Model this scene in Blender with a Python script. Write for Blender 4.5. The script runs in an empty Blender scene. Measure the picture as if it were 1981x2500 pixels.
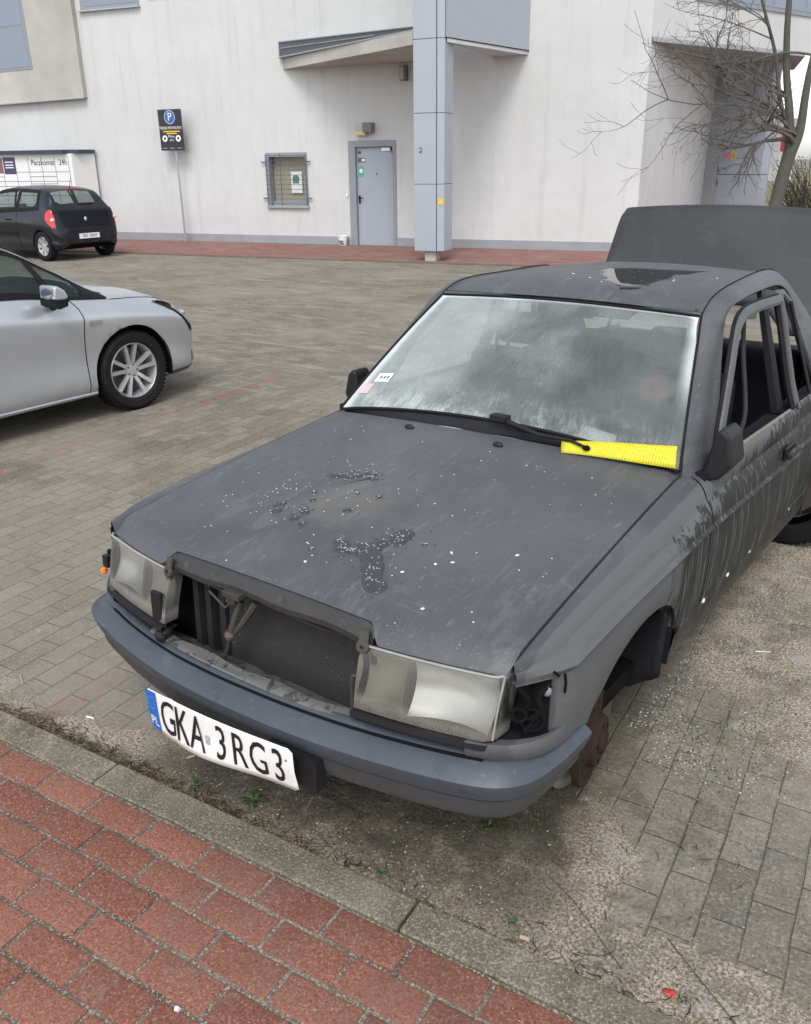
import bpy, bmesh, math, random
from mathutils import Vector, Matrix, noise as mnoise
random.seed(7)
S = bpy.context.scene
COL = S.collection
R = math.radians

# ------------------------------------------------------------------ camera, sky, sun, exposure
cd = bpy.data.cameras.new("camera")
cam = bpy.data.objects.new("camera", cd); COL.objects.link(cam)
cm = Matrix(((0.8074312, -0.2143197, 0.5496562), (0.5898373, 0.3123918, -0.7446498), (-0.0121150, 0.9254612, 0.3786486))).to_4x4()
cm.translation = (1.53796518, -1.27549854, 1.85)
cam.matrix_world = cm
cd.sensor_fit = 'VERTICAL'; cd.sensor_height = 36; cd.lens = 0.84433 * 36; cd.shift_y = 0.0012
cd.clip_start = .05; cd.clip_end = 2000
S.camera = cam

SUN_EL, SUN_AZ = 52, 150           # sun high behind the photographer's right shoulder, veiled by cloud
W = bpy.data.worlds.new("World"); S.world = W; W.use_nodes = True
wn_ = W.node_tree.nodes; wl_ = W.node_tree.links
for n in list(wn_): wn_.remove(n)
sky = wn_.new('ShaderNodeTexSky'); sky.sky_type = 'NISHITA'; sky.sun_disc = False
sky.sun_elevation = R(SUN_EL); sky.sun_rotation = R(SUN_AZ); sky.air_density = 1.0; sky.dust_density = 1.2; sky.ozone_density = .6
hs = wn_.new('ShaderNodeHueSaturation'); hs.inputs['Saturation'].default_value = .30
bg = wn_.new('ShaderNodeBackground'); bg.inputs['Strength'].default_value = .15
wo = wn_.new('ShaderNodeOutputWorld')
wl_.new(sky.outputs[0], hs.inputs['Color']); wl_.new(hs.outputs[0], bg.inputs['Color']); wl_.new(bg.outputs[0], wo.inputs['Surface'])
ld = bpy.data.lights.new("sun", 'SUN'); ld.energy = 1.1; ld.angle = R(24); ld.color = (1, .98, .95)
sun = bpy.data.objects.new("sun", ld); COL.objects.link(sun)
_az = R(SUN_AZ)
sdir = Vector((math.sin(_az) * math.cos(R(SUN_EL)), math.cos(_az) * math.cos(R(SUN_EL)), math.sin(R(SUN_EL))))
sun.rotation_euler = sdir.to_track_quat('Z', 'Y').to_euler(); sun.location = (0, 0, 30)
S.view_settings.view_transform = 'Standard'; S.view_settings.look = 'None'; S.view_settings.gamma = 1
S.view_settings.use_curve_mapping = False
S.view_settings.exposure = 0.82

# ------------------------------------------------------------------ helpers
class NT:
    """small wrapper to write node materials"""
    def __init__(s, name):
        s.m = bpy.data.materials.new(name); s.m.use_nodes = True
        s.t = s.m.node_tree; s.t.nodes.clear()
        s.out = s.t.nodes.new('ShaderNodeOutputMaterial')
    def n(s, typ, ins=None, **kw):
        nd = s.t.nodes.new(typ)
        for k, v in kw.items(): setattr(nd, k, v)
        for k, v in (ins or {}).items(): s.set(nd.inputs[k], v)
        return nd
    def set(s, sock, v):
        if isinstance(v, bpy.types.NodeSocket): s.t.links.new(v, sock)
        else:
            if sock.type == 'RGBA' and not isinstance(v, (int, float)) and len(v) == 3: v = (*v, 1)
            sock.default_value = v
    def math(s, op, a, b=0.0, c=0.0, clamp=False):
        nd = s.n('ShaderNodeMath', operation=op, use_clamp=clamp)
        for i, v in enumerate((a, b, c)): s.set(nd.inputs[i], v)
        return nd.outputs[0]
    def mix(s, f, a, b, blend='MIX'):
        nd = s.n('ShaderNodeMix', data_type='RGBA', blend_type=blend)
        s.set(nd.inputs[0], f); s.set(nd.inputs[6], a); s.set(nd.inputs[7], b)
        return nd.outputs[2]
    def ramp(s, f, lo, hi):
        nd = s.n('ShaderNodeMapRange', interpolation_type='SMOOTHSTEP')
        s.set(nd.inputs[0], f); nd.inputs[1].default_value = lo; nd.inputs[2].default_value = hi
        return nd.outputs[0]
    def coord(s, which='Object', scale=(1, 1, 1), rot=(0, 0, 0), loc=(0, 0, 0)):
        tc = s.n('ShaderNodeTexCoord')
        mp = s.n('ShaderNodeMapping', {'Vector': tc.outputs[which], 'Scale': scale, 'Rotation': rot, 'Location': loc})
        return mp.outputs[0]
    def noise(s, vec, scale, detail=4, rough=.55, dist=0):
        nd = s.n('ShaderNodeTexNoise', {'Vector': vec, 'Scale': scale, 'Detail': detail, 'Roughness': rough, 'Distortion': dist})
        return nd.outputs[0]
    def sep(s, vec):
        nd = s.n('ShaderNodeSeparateXYZ', {0: vec}); return nd.outputs
    def bump(s, h, strength, dist=.01, normal=None):
        nd = s.n('ShaderNodeBump', {'Height': h, 'Strength': strength, 'Distance': dist})
        if normal is not None: s.set(nd.inputs['Normal'], normal)
        return nd.outputs[0]
    def bsdf(s, **k):
        nd = s.n('ShaderNodeBsdfPrincipled')
        names = dict(col='Base Color', rough='Roughness', metal='Metallic', spec='Specular IOR Level', normal='Normal', trans='Transmission Weight', ior='IOR', coat='Coat Weight', coatr='Coat Roughness', alpha='Alpha', emit='Emission Color', emits='Emission Strength')
        for kk, v in k.items(): s.set(nd.inputs[names[kk]], v)
        s.surf = nd.outputs[0]
        return nd.outputs[0]
    def done(s, surf=None):
        s.t.links.new(surf if surf is not None else s.surf, s.out.inputs['Surface']); return s.m

_mc = {}
def flat(name, col, rough=.6, metal=0, spec=.5, var=.18, scale=14, bump=0, coat=0):
    """plain paint, rubber or metal with slight tone variation"""
    if name in _mc: return _mc[name]
    t = NT(name); v = t.coord()
    f = t.noise(v, scale, 5)
    c = t.mix(f, tuple(x * (1 - var) for x in col), tuple(min(1, x * (1 + var)) for x in col))
    kw = dict(col=c, rough=rough, metal=metal, spec=spec)
    if coat: kw.update(coat=coat, coatr=.04)
    if bump: kw['normal'] = t.bump(t.noise(v, scale * 6, 3), bump, .004)
    t.bsdf(**kw); _mc[name] = t.done(); return _mc[name]

class MB:
    def __init__(s): s.v = []; s.f = []; s.mi = []; s.cur = 0
    def add(s, vs, fs, M=None):
        o = len(s.v)
        for p in vs:
            p = Vector(p); s.v.append(tuple(M @ p) if M is not None else tuple(p))
        for f in fs: s.f.append(tuple(i + o for i in f)); s.mi.append(s.cur)
        return s
    def box(s, a, b, M=None):
        x0, y0, z0 = a; x1, y1, z1 = b
        return s.add([(x0, y0, z0), (x1, y0, z0), (x1, y1, z0), (x0, y1, z0), (x0, y0, z1), (x1, y0, z1), (x1, y1, z1), (x0, y1, z1)],
                     [(0, 3, 2, 1), (4, 5, 6, 7), (0, 1, 5, 4), (1, 2, 6, 5), (2, 3, 7, 6), (3, 0, 4, 7)], M)
    def prism(s, poly, z0, z1, M=None):
        n = len(poly)
        vs = [(p[0], p[1], z0) for p in poly] + [(p[0], p[1], z1) for p in poly]
        return s.add(vs, [tuple(range(n))[::-1], tuple(range(n, 2 * n))] + [(i, (i + 1) % n, n + (i + 1) % n, n + i) for i in range(n)], M)
    def grid(s, P, closed_u=False, closed_v=False, M=None, flip=False):
        nu, nv = len(P), len(P[0]); fs = []
        for i in range(nu - (0 if closed_u else 1)):
            for j in range(nv - (0 if closed_v else 1)):
                a, b, c, d = i * nv + j, ((i + 1) % nu) * nv + j, ((i + 1) % nu) * nv + (j + 1) % nv, i * nv + (j + 1) % nv
                fs.append((d, c, b, a) if flip else (a, b, c, d))
        return s.add([p for r in P for p in r], fs, M)
    def tube(s, pts, r, n=8, M=None, cap=True):
        pts = [Vector(p) for p in pts]; rr = r if isinstance(r, (list, tuple)) else [r] * len(pts)
        rings = []; up = None
        for i, p in enumerate(pts):
            d = (pts[min(i + 1, len(pts) - 1)] - pts[max(i - 1, 0)])
            if d.length < 1e-9: d = Vector((0, 0, 1))
            d.normalize()
            if up is None: up = Vector((0, 0, 1)) if abs(d.z) < .9 else Vector((1, 0, 0))
            x = d.cross(up); 
            if x.length < 1e-6: x = d.orthogonal()
            x.normalize(); up = x.cross(d)
            rings.append([p + x * (math.cos(2 * math.pi * k / n) * rr[i]) + up * (math.sin(2 * math.pi * k / n) * rr[i]) for k in range(n)])
        o = len(s.v); s.grid(rings, closed_v=True, M=M)
        if cap:
            s.f.append(tuple(range(o, o + n))); s.mi.append(s.cur)
            s.f.append(tuple(range(o + (len(pts) - 1) * n, o + len(pts) * n))[::-1]); s.mi.append(s.cur)
        return s
    def lathe(s, prof, n=32, M=None):
        """profile (r, h) turned about the local z axis"""
        return s.grid([[(r * math.cos(2 * math.pi * k / n), r * math.sin(2 * math.pi * k / n), h) for k in range(n)] for r, h in prof], closed_v=True, M=M)
    def ball(s, c, r, n=8, M=None):
        rx, ry, rz = r if isinstance(r, (tuple, list)) else (r, r, r)
        P = []
        for i in range(n // 2 + 1):
            a = math.pi * i / (n // 2)
            P.append([(c[0] + rx * math.sin(a) * math.cos(2 * math.pi * k / n), c[1] + ry * math.sin(a) * math.sin(2 * math.pi * k / n), c[2] + rz * math.cos(a)) for k in range(n)])
        return s.grid(P, closed_v=True, M=M)
    def build(s, name, mats, parent=None, smooth=False, bevel=0, seg=2, thick=0, angle=40, weld=True):
        me = bpy.data.meshes.new(name); me.from_pydata(s.v, [], s.f)
        mats = mats if isinstance(mats, (list, tuple)) else [mats]
        for m in mats: me.materials.append(m)
        me.polygons.foreach_set('material_index', s.mi)
        bm = bmesh.new(); bm.from_mesh(me)
        if weld: bmesh.ops.remove_doubles(bm, verts=bm.verts, dist=1e-5)
        bmesh.ops.recalc_face_normals(bm, faces=bm.faces)
        bm.to_mesh(me); bm.free()
        if smooth:
            me.polygons.foreach_set('use_smooth', [True] * len(me.polygons))
            me.set_sharp_from_angle(angle=R(angle))
        o = bpy.data.objects.new(name, me); COL.objects.link(o)
        if parent is not None: o.parent = parent
        if thick:
            md = o.modifiers.new('solid', 'SOLIDIFY'); md.thickness = thick; md.offset = -1
        if bevel:
            md = o.modifiers.new('bevel', 'BEVEL'); md.width = bevel; md.segments = seg; md.limit_method = 'ANGLE'; md.angle_limit = R(35)
        return o

def empty(name, loc=(0, 0, 0), rz=0):
    o = bpy.data.objects.new(name, None); COL.objects.link(o); o.empty_display_size = .1
    o.location = loc; o.rotation_euler = (0, 0, rz); return o
def tag(o, label=None, cat=None, group=None, kind=None):
    if label: o['label'] = label
    if cat: o['category'] = cat
    if group: o['group'] = group
    if kind: o['kind'] = kind
    return o
def lerp(a, b, t): return a + (b - a) * t
def interp(tab, x):
    if x <= tab[0][0]: return tab[0][1]
    for (x0, y0), (x1, y1) in zip(tab, tab[1:]):
        if x <= x1: return y0 + (y1 - y0) * (x - x0) / (x1 - x0)
    return tab[-1][1]
def smooth_poly(pts, k=6):
    """Catmull-Rom through points"""
    P = [Vector(p) for p in pts]; P = [P[0] * 2 - P[1]] + P + [P[-1] * 2 - P[-2]]; out = []
    for i in range(1, len(P) - 2):
        for j in range(k):
            t = j / k; a, b, c, d = P[i - 1:i + 3]
            out.append(.5 * ((2 * b) + (c - a) * t + (2 * a - 5 * b + 4 * c - d) * t * t + (3 * b - 3 * c + d - a) * t ** 3))
    out.append(P[-2]); return out
def text_mesh(body, size, M, ex=.0006, xs=1.0, align='CENTER', warp=None, spacing=1.0):
    cu = bpy.data.curves.new('txt', 'FONT'); cu.body = body; cu.size = size; cu.align_x = align; cu.align_y = 'CENTER'
    cu.extrude = ex; cu.space_character = spacing; cu.resolution_u = 3
    ob = bpy.data.objects.new('txt', cu); COL.objects.link(ob)
    dg = bpy.context.evaluated_depsgraph_get(); me = bpy.data.meshes.new_from_object(ob.evaluated_get(dg))
    vs = [Vector((v.co.x * xs, v.co.y, v.co.z)) for v in me.vertices]
    if warp: vs = [warp(v) for v in vs]
    fs = [tuple(p.vertices) for p in me.polygons]
    bpy.data.objects.remove(ob); bpy.data.curves.remove(cu); bpy.data.meshes.remove(me)
    mb = MB(); mb.add(vs, fs, M); return mb
def frame(o, ux, uy):
    """matrix with local x along ux, y along uy"""
    ux = Vector(ux).normalized(); uz = ux.cross(Vector(uy)).normalized(); uy = uz.cross(ux)
    m = Matrix((ux, uy, uz)).transposed().to_4x4(); m.translation = o; return m

# ------------------------------------------------------------------ materials
def mat_plaster(name, col, stain=.12):
    t = NT(name); v = t.coord()
    big = t.noise(v, .55, 5, .6); mid = t.noise(v, 3.2, 6, .65)
    st = t.noise(t.coord(scale=(3.0, 3.0, .22)), 1.6, 5, .6)
    c = t.mix(t.ramp(big, .3, .75), tuple(x * (1 - stain) for x in col), col)
    c = t.mix(t.math('MULTIPLY', t.ramp(mid, .42, .75), .30), c, tuple(x * .80 for x in col))
    c = t.mix(t.math('MULTIPLY', t.ramp(st, .50, .72), .36), c, (col[0] * .72, col[1] * .72, col[2] * .70))
    nrm = t.bump(t.noise(v, 70, 3), .35, .006)
    nrm = t.bump(mid, .25, .03, nrm)
    t.bsdf(col=c, rough=.9, spec=.2, normal=nrm); return t.done()
PLASTER = mat_plaster('white_plaster', (.590, .592, .585), .09)
PLASTER_B = mat_plaster('stained_beige_plaster', (.52, .50, .455), .30)
SKIRT = flat('grey_skirting_paint', (.28, .30, .32), .8, var=.2, scale=3)
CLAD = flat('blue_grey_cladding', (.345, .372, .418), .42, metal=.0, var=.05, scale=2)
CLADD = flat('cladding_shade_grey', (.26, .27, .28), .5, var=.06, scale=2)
DARKM = flat('dark_grey_metal', (.10, .11, .125), .45, metal=.3)
BLACK = flat('black_joint', (.006, .006, .007), .8, spec=.1)
RUBBER = flat('black_rubber', (.011, .011, .012), .75, spec=.22, var=.4, bump=.3)
FRAMEG = flat('grey_frame_paint', (.24, .26, .285), .5, var=.06)
DOORG = flat('grey_blue_door_paint', (.33, .365, .42), .45, var=.04)
STEEL = flat('galvanised_steel', (.42, .43, .44), .45, metal=.6, var=.1)
WHITE = flat('white_sheet_paint', (.72, .72, .70), .45, var=.04)
WHITEP = flat('white_plastic', (.78, .78, .76), .4, var=.03)
BROWNP = flat('old_grey_brown_plastic', (.22, .20, .17), .6)
ORANGE = flat('orange_plastic', (.75, .22, .03), .35)
YELLOWS = flat('yellow_sticker', (.75, .50, .05), .5)

def mat_pane(name, col, tr=.25, rough=.04):
    t = NT(name)
    b = t.bsdf(col=col, rough=rough, spec=.7)
    tr_ = t.n('ShaderNodeBsdfTransparent', {'Color': (.78, .85, .83) if 'car' in name else (.93, .93, .91)}).outputs[0]
    mx = t.n('ShaderNodeMixShader', {0: tr, 1: b, 2: tr_}).outputs[0]
    return t.done(mx)
PANE = mat_pane('grey_window_glass', (.10, .115, .14), .05)
PANE_B = mat_pane('building_glass_bright', (.20, .23, .29), .0, .06)
CARGLASS = mat_pane('green_tinted_car_glass', (.040, .058, .056), .62)

def mat_lot():
    t = NT('weathered_lot_pavers')
    rot = R(-6.3)
    v = t.coord(rot=(0, 0, rot))
    xyz = t.sep(v)
    warp = t.noise(v, 3.0, 3); 
    wv = t.n('ShaderNodeVectorMath', {0: v, 1: t.n('ShaderNodeVectorMath', {0: t.n('ShaderNodeTexNoise', {'Vector': v, 'Scale': 5.0, 'Detail': 3.0}).outputs['Color'], 1: (.012, .012, 0)}, operation='MULTIPLY').outputs[0]}, operation='ADD').outputs[0]
    # bays: long side of a paver points away from the kerb; lane beyond: turned by a quarter
    swp = t.n('ShaderNodeMapping', {'Vector': wv, 'Rotation': (0, 0, R(90))}).outputs[0]
    far = t.math('GREATER_THAN', xyz[1], 4.95)
    vv = t.n('ShaderNodeMix', {0: far, 4: swp, 5: wv}, data_type='VECTOR').outputs[1]
    br = t.n('ShaderNodeTexBrick', {'Vector': vv, 'Color1': (.0, .0, .0), 'Color2': (1, 1, 1), 'Mortar': (.5, .5, .5), 'Scale': 1.0, 'Mortar Size': .0042, 'Mortar Smooth': .9, 'Bias': 0.0, 'Brick Width': .218, 'Row Height': .109}, offset=.5)
    per = t.sep(br.outputs['Color'])[0]; mort = br.outputs['Fac']
    n1 = t.noise(v, .7, 6, .62, .6); n2 = t.noise(v, 9, 6, .7); n3 = t.noise(v, 85, 3, .7)
    base = t.mix(per, (.142, .122, .090), (.246, .216, .168))
    base = t.mix(t.ramp(n2, .38, .78), base, (.150, .141, .122))
    base = t.mix(t.math('MULTIPLY', t.ramp(n3, .53, .62), .45), base, (.36, .34, .295))
    base = t.mix(t.math('MULTIPLY', t.ramp(n3, .46, .37), .5), base, (.06, .054, .044))
    # red paver lines between the bays
    fx = t.math('ADD', xyz[0], 0)
    def band(x0, w, y1):
        a = t.math('LESS_THAN', t.math('ABSOLUTE', t.math('SUBTRACT', fx, x0)), w)
        return t.math('MULTIPLY', a, t.math('LESS_THAN', xyz[1], y1))
    red = t.math('ADD', band(-1.058, .055, 4.9), band(-3.56, .055, 4.9), clamp=True)
    redc = t.mix(n2, (.20, .085, .065), (.25, .15, .12))
    base = t.mix(t.math('MULTIPLY', red, t.math('MULTIPLY', t.ramp(t.noise(v, 3.5, 5), .30, .55), .8)), base, redc)
    # sandy dirt that fills joints and lies in patches, thicker by the kerb and beside the wreck
    sand = t.mix(t.ramp(t.noise(v, 105, 3, .75), .36, .64), (.15, .122, .088), (.52, .45, .35))
    sand = t.mix(t.math('MULTIPLY', t.ramp(t.noise(v, 130, 2), .54, .64), .6), sand, (.045, .040, .032)); sand = t.mix(t.math('MULTIPLY', t.ramp(t.noise(v, 3.3, 6, .72), .44, .62), .7), sand, t.mix(t.noise(v, 95, 3, .8), (.055, .046, .034), (.20, .175, .135))); sand = t.mix(t.math('MULTIPLY', t.ramp(t.noise(v, 5.1, 5, .7), .52, .66), .5), sand, t.mix(t.noise(v, 120, 2, .8), (.16, .16, .15), (.5, .49, .46)))
    kerbd = t.math('SUBTRACT', xyz[1], .062)                       # metres from the kerb
    bias_k = t.math('MULTIPLY', t.ramp(kerbd, .40, .0), t.math('MULTIPLY_ADD', t.ramp(xyz[0], .15, .6), .16, .24)); px_ = t.math('SUBTRACT', xyz[0], .78); py_ = t.math('SUBTRACT', xyz[1], .42); bias_k = t.math('ADD', bias_k, t.math('MULTIPLY', t.ramp(t.math('SQRT', t.math('ADD', t.math('MULTIPLY', px_, px_), t.math('MULTIPLY', py_, py_))), .34, .10), .22))
    side = t.math('MULTIPLY', t.ramp(xyz[0], .70, .98), t.ramp(xyz[0], 2.6, 1.15))
    bias_s = t.math('MULTIPLY', t.math('MULTIPLY', side, t.ramp(xyz[1], .75, 1.35)), .24)
    under = t.math('MULTIPLY', t.math('MULTIPLY', t.ramp(xyz[0], -.7, -.2), t.ramp(xyz[0], 1.05, .85)), t.math('MULTIPLY', t.ramp(xyz[1], 1.2, .5), .14))
    n4 = t.noise(v, 2.6, 7, .68, .4)
    sm = t.math('ADD', t.math('ADD', n4, bias_k), t.math('ADD', bias_s, under))
    sfac = t.ramp(sm, .60, .74)
    jf = t.math('MULTIPLY', mort, t.ramp(t.noise(v, 6, 3), .3, .6))
    moss = t.mix(t.noise(v, 40, 3), (.045, .048, .022), (.10, .105, .045))
    grime = t.noise(v, 17, 6, .75, .5); base = t.mix(t.math('MULTIPLY', t.ramp(grime, .46, .70), .55), base, (.098, .088, .068)); base = t.mix(t.math('MULTIPLY', t.ramp(grime, .46, .30), .40), base, (.31, .285, .235))
    jc = t.mix(t.ramp(n1, .45, .6), (.098, .086, .066), moss); jc = t.mix(t.ramp(t.noise(v, 23, 4, .7), .40, .62), jc, base)
    c = t.mix(t.math('MULTIPLY', mort, t.math('MULTIPLY_ADD', t.ramp(xyz[1], .8, 4.0), -.5, .85)), base, jc)
    lanefar = t.ramp(xyz[1], 2.6, 6.0)
    c = t.mix(t.math('MULTIPLY', t.math('MULTIPLY', t.ramp(n1, .42, .62), .5), 1.0), c, (.275, .252, .207))
    c = t.mix(t.math('MULTIPLY', t.ramp(t.noise(t.coord(scale=(.5, 2.6, 1), rot=(0, 0, R(-22))), 2.2, 6, .65), .52, .68), t.math('MULTIPLY', lanefar, .5)), c, (.38, .35, .29))
    c = t.mix(sfac, c, sand)
    wet = t.math('MULTIPLY', t.ramp(t.noise(v, 3.1, 5, .6, .3), .52, .62), t.math('MULTIPLY', t.ramp(xyz[1], 1.3, .6), t.math('MULTIPLY', t.ramp(xyz[0], -.75, -.1), t.ramp(xyz[0], 1.35, .9))))
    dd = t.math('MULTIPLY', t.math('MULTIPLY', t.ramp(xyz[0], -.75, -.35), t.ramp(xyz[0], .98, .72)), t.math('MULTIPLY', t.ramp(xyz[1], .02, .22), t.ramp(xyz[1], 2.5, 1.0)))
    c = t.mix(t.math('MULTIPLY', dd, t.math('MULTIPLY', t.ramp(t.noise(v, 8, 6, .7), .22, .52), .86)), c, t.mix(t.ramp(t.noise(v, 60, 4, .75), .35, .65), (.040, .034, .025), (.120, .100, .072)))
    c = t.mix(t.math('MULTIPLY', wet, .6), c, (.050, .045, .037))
    grn = t.math('MULTIPLY', t.ramp(t.noise(v, 4.3, 5, .7), .55, .70), t.math('MULTIPLY', t.ramp(xyz[1], 1.8, .8), t.math('MULTIPLY', t.ramp(xyz[0], .2, .6), t.ramp(xyz[0], 1.5, 1.0))))
    c = t.mix(t.math('MULTIPLY', grn, .7), c, moss)
    h = t.math('SUBTRACT', t.math('MULTIPLY', n3, .25), t.math('MULTIPLY', mort, t.math('SUBTRACT', 1.0, sfac)))
    h = t.math('ADD', h, t.math('MULTIPLY', per, .35))
    h = t.math('ADD', h, t.math('MULTIPLY', sfac, t.math('ADD', t.math('MULTIPLY', t.noise(v, 105, 3, .75), .9), .5)))
    nrm = t.bump(h, .8, .006)
    nrm = t.bump(n2, .35, .012, nrm)
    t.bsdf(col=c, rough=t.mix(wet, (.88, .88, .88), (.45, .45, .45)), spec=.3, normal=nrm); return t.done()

def mat_brick_red():
    t = NT('red_concrete_paver'); v = t.coord()
    at = t.n('ShaderNodeAttribute', attribute_name='tone').outputs['Fac']
    sp = t.noise(v, 150, 3, .7); n2 = t.noise(v, 7, 5, .65); n3 = t.noise(v, 60, 4, .7)
    c = t.mix(at, (.178, .066, .044), (.262, .106, .072))
    c = t.mix(t.math('MULTIPLY', t.ramp(n2, .45, .75), .6), c, (.20, .118, .092))
    c = t.mix(t.math('MULTIPLY', t.ramp(sp, .54, .64), .50), c, (.40, .27, .21))
    c = t.mix(t.math('MULTIPLY', t.ramp(sp, .46, .36), .65), c, (.085, .030, .024))
    c = t.mix(t.math('MULTIPLY', t.ramp(n3, .52, .75), .5), c, (.19, .145, .112)); c = t.mix(t.math('MULTIPLY', t.ramp(t.noise(v, 2.1, 5, .65), .50, .68), .35), c, (.125, .075, .060))
    t.bsdf(col=c, rough=.85, spec=.3, normal=t.bump(t.math('ADD', sp, n3), .45, .004)); return t.done()

def mat_concrete(name, a, b, speck=.6, moss=False):
    t = NT(name); v = t.coord()
    n1 = t.noise(v, 4, 6, .65); sp = t.noise(v, 130, 3, .75); n3 = t.noise(v, 45, 4, .7)
    c = t.mix(t.ramp(n1, .3, .7), a, b)
    c = t.mix(t.math('MULTIPLY', t.ramp(sp, .53, .63), speck), c, (.44, .405, .33))
    c = t.mix(t.math('MULTIPLY', t.ramp(sp, .46, .36), .65), c, (.055, .048, .038))
    if moss: c = t.mix(t.math('MULTIPLY', t.ramp(t.noise(v, 9, 5, .7), .5, .68), .5), c, (.10, .098, .055))
    t.bsdf(col=c, rough=.92, spec=.2, normal=t.bump(t.math('ADD', sp, n3), .5, .005)); return t.done()
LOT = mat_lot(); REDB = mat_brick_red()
KERB = mat_concrete('mossy_kerb_concrete', (.115, .098, .068), (.230, .200, .150), .55, True)
JOINT = mat_concrete('sandy_joint_filling', (.085, .072, .055), (.22, .19, .148), .9)

def mat_farbrick():
    t = NT('far_red_pavers'); v = t.coord(rot=(0, 0, R(-14)))
    br = t.n('ShaderNodeTexBrick', {'Vector': v, 'Color1': (.20, .10, .085), 'Color2': (.29, .15, .125), 'Mortar': (.13, .09, .075), 'Scale': 1.0, 'Mortar Size': .005, 'Brick Width': .2, 'Row Height': .1})
    c = t.mix(t.math('MULTIPLY', t.ramp(t.noise(v, 1.2, 6, .65), .45, .7), .55), br.outputs['Color'], (.24, .19, .16))
    t.bsdf(col=c, rough=.9, spec=.2); return t.done()
FARB = mat_farbrick()

# ------------------------------------------------------------------ ground
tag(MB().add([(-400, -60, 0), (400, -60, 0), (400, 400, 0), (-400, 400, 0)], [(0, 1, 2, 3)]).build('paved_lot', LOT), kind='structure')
KA = R(5.5); KU = Vector((math.cos(KA), math.sin(KA), 0)); KN = Vector((math.sin(KA), -math.cos(KA), 0)); KO = Vector((-.06, .077, 0))
def K(u, n, z): return KO + KU * u + KN * n + Vector((0, 0, z))
KZ = .03
# kerb stones (each a metre long, real joints)
kb = MB(); x = -4.005 - 1.08
while x < 6:
    L = 1.135
    for (a, b) in ((x, x + L - .008),):
        j = random.uniform(-.003, .003)
        P = [K(a, -.002, -.1), K(b, -.002, -.1), K(b, .108, -.1), K(a, .108, -.1)]
        vs = [tuple(p) for p in P] + [tuple(p + Vector((0, 0, .1 + KZ + j))) for p in P]
        kb.add(vs, [(0, 3, 2, 1), (4, 5, 6, 7), (0, 1, 5, 4), (1, 2, 6, 5), (2, 3, 7, 6), (3, 0, 4, 7)])
    x += L
tag(kb.build('kerb', KERB, bevel=.007, seg=3), kind='structure')
# sidewalk bed and its red pavers
bed = MB(); P = [K(-8, .112, 0), K(8, .112, 0), K(8, 6, 0), K(-8, 6, 0)]
bed.add([tuple(p + Vector((0, 0, -.1))) for p in P] + [tuple(p + Vector((0, 0, KZ - .006))) for p in P], [(0, 3, 2, 1), (4, 5, 6, 7), (0, 1, 5, 4), (1, 2, 6, 5), (2, 3, 7, 6), (3, 0, 4, 7)])
tag(bed.build('sidewalk_bed', JOINT), kind='structure')
pv = MB(); tones = []
PW, PH = .2225, .1085
for row in range(0, 13):
    n0 = .116 + row * PH
    off = (-.018 if row % 2 == 0 else PW / 2 - .018) + random.uniform(-.006, .006)
    for i in range(-14, 9):
        u0 = off + i * PW
        if u0 < -2.4 or u0 > 1.6: continue
        g = .0058; dz = random.uniform(-.0018, .0018); tx, ty = random.uniform(-.010, .010), random.uniform(-.012, .012); ro = random.uniform(-.007, .007)
        a, b, c, d = -PW / 2 + g, PW / 2 - g, -PH / 2 + g, PH / 2 - g; bv = .008
        def q(x, y, z): return K(u0 + PW / 2 + x * math.cos(ro) - y * math.sin(ro), n0 + PH / 2 + x * math.sin(ro) + y * math.cos(ro), z + tx * x + ty * y)
        lo, mid, hi = KZ - .03, KZ - .004 + dz, KZ + dz
        ring = lambda e, z: [q(a + e, c + e, z), q(b - e, c + e, z), q(b - e, d - e, z), q(a + e, d - e, z)]
        vs = ring(0, lo) + ring(0, mid) + ring(bv * .5, hi - .0012) + ring(bv, hi)
        vs = [tuple(p) for p in vs]
        fs = [(k * 4 + i_, k * 4 + (i_ + 1) % 4, k * 4 + 4 + (i_ + 1) % 4, k * 4 + 4 + i_) for k in range(3) for i_ in range(4)] + [(12, 13, 14, 15)]
        pv.add(vs, fs); tones += [random.random()] * len(fs)
ob = pv.build('sidewalk', REDB, smooth=True, angle=50, weld=False); tag(ob, kind='structure')
at = ob.data.attributes.new('tone', 'FLOAT', 'FACE'); at.data.foreach_set('value', tones)

# ------------------------------------------------------------------ building frame of reference (s along wall, n out of wall)
WA = R(14); WD = Vector((math.cos(WA), math.sin(WA), 0)); WN = Vector((WD.y, -WD.x, 0)); WO = Vector((-11.309, 15.084, 0))
BM = Matrix(((WD.x, -WN.x, 0, WO.x), (WD.y, -WN.y, 0, WO.y), (0, 0, 1, 0), (0, 0, 0, 1)))   # local (s, -n, z)
def Bp(s, n, z): return (s, -n, z)
FS_Z = .025
fs_ = MB(); P = [BM @ Vector(Bp(-40, 2.89, 0)), BM @ Vector(Bp(16, 2.89, 0)), BM @ Vector(Bp(16, -12, 0)), BM @ Vector(Bp(-40, -12, 0))]
fs_.add([tuple(p + Vector((0, 0, -.1))) for p in P] + [tuple(p + Vector((0, 0, FS_Z))) for p in P], [(0, 3, 2, 1), (4, 5, 6, 7), (0, 1, 5, 4), (1, 2, 6, 5), (2, 3, 7, 6), (3, 0, 4, 7)])
tag(fs_.build('far_sidewalk', FARB), kind='structure')
ks = MB().box((-40, -2.96, -.1), (16, -2.893, FS_Z - .012), BM)
tag(ks.build('far_kerb', mat_concrete('dark_kerb', (.07, .06, .05), (.15, .13, .105))), kind='structure')

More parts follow.
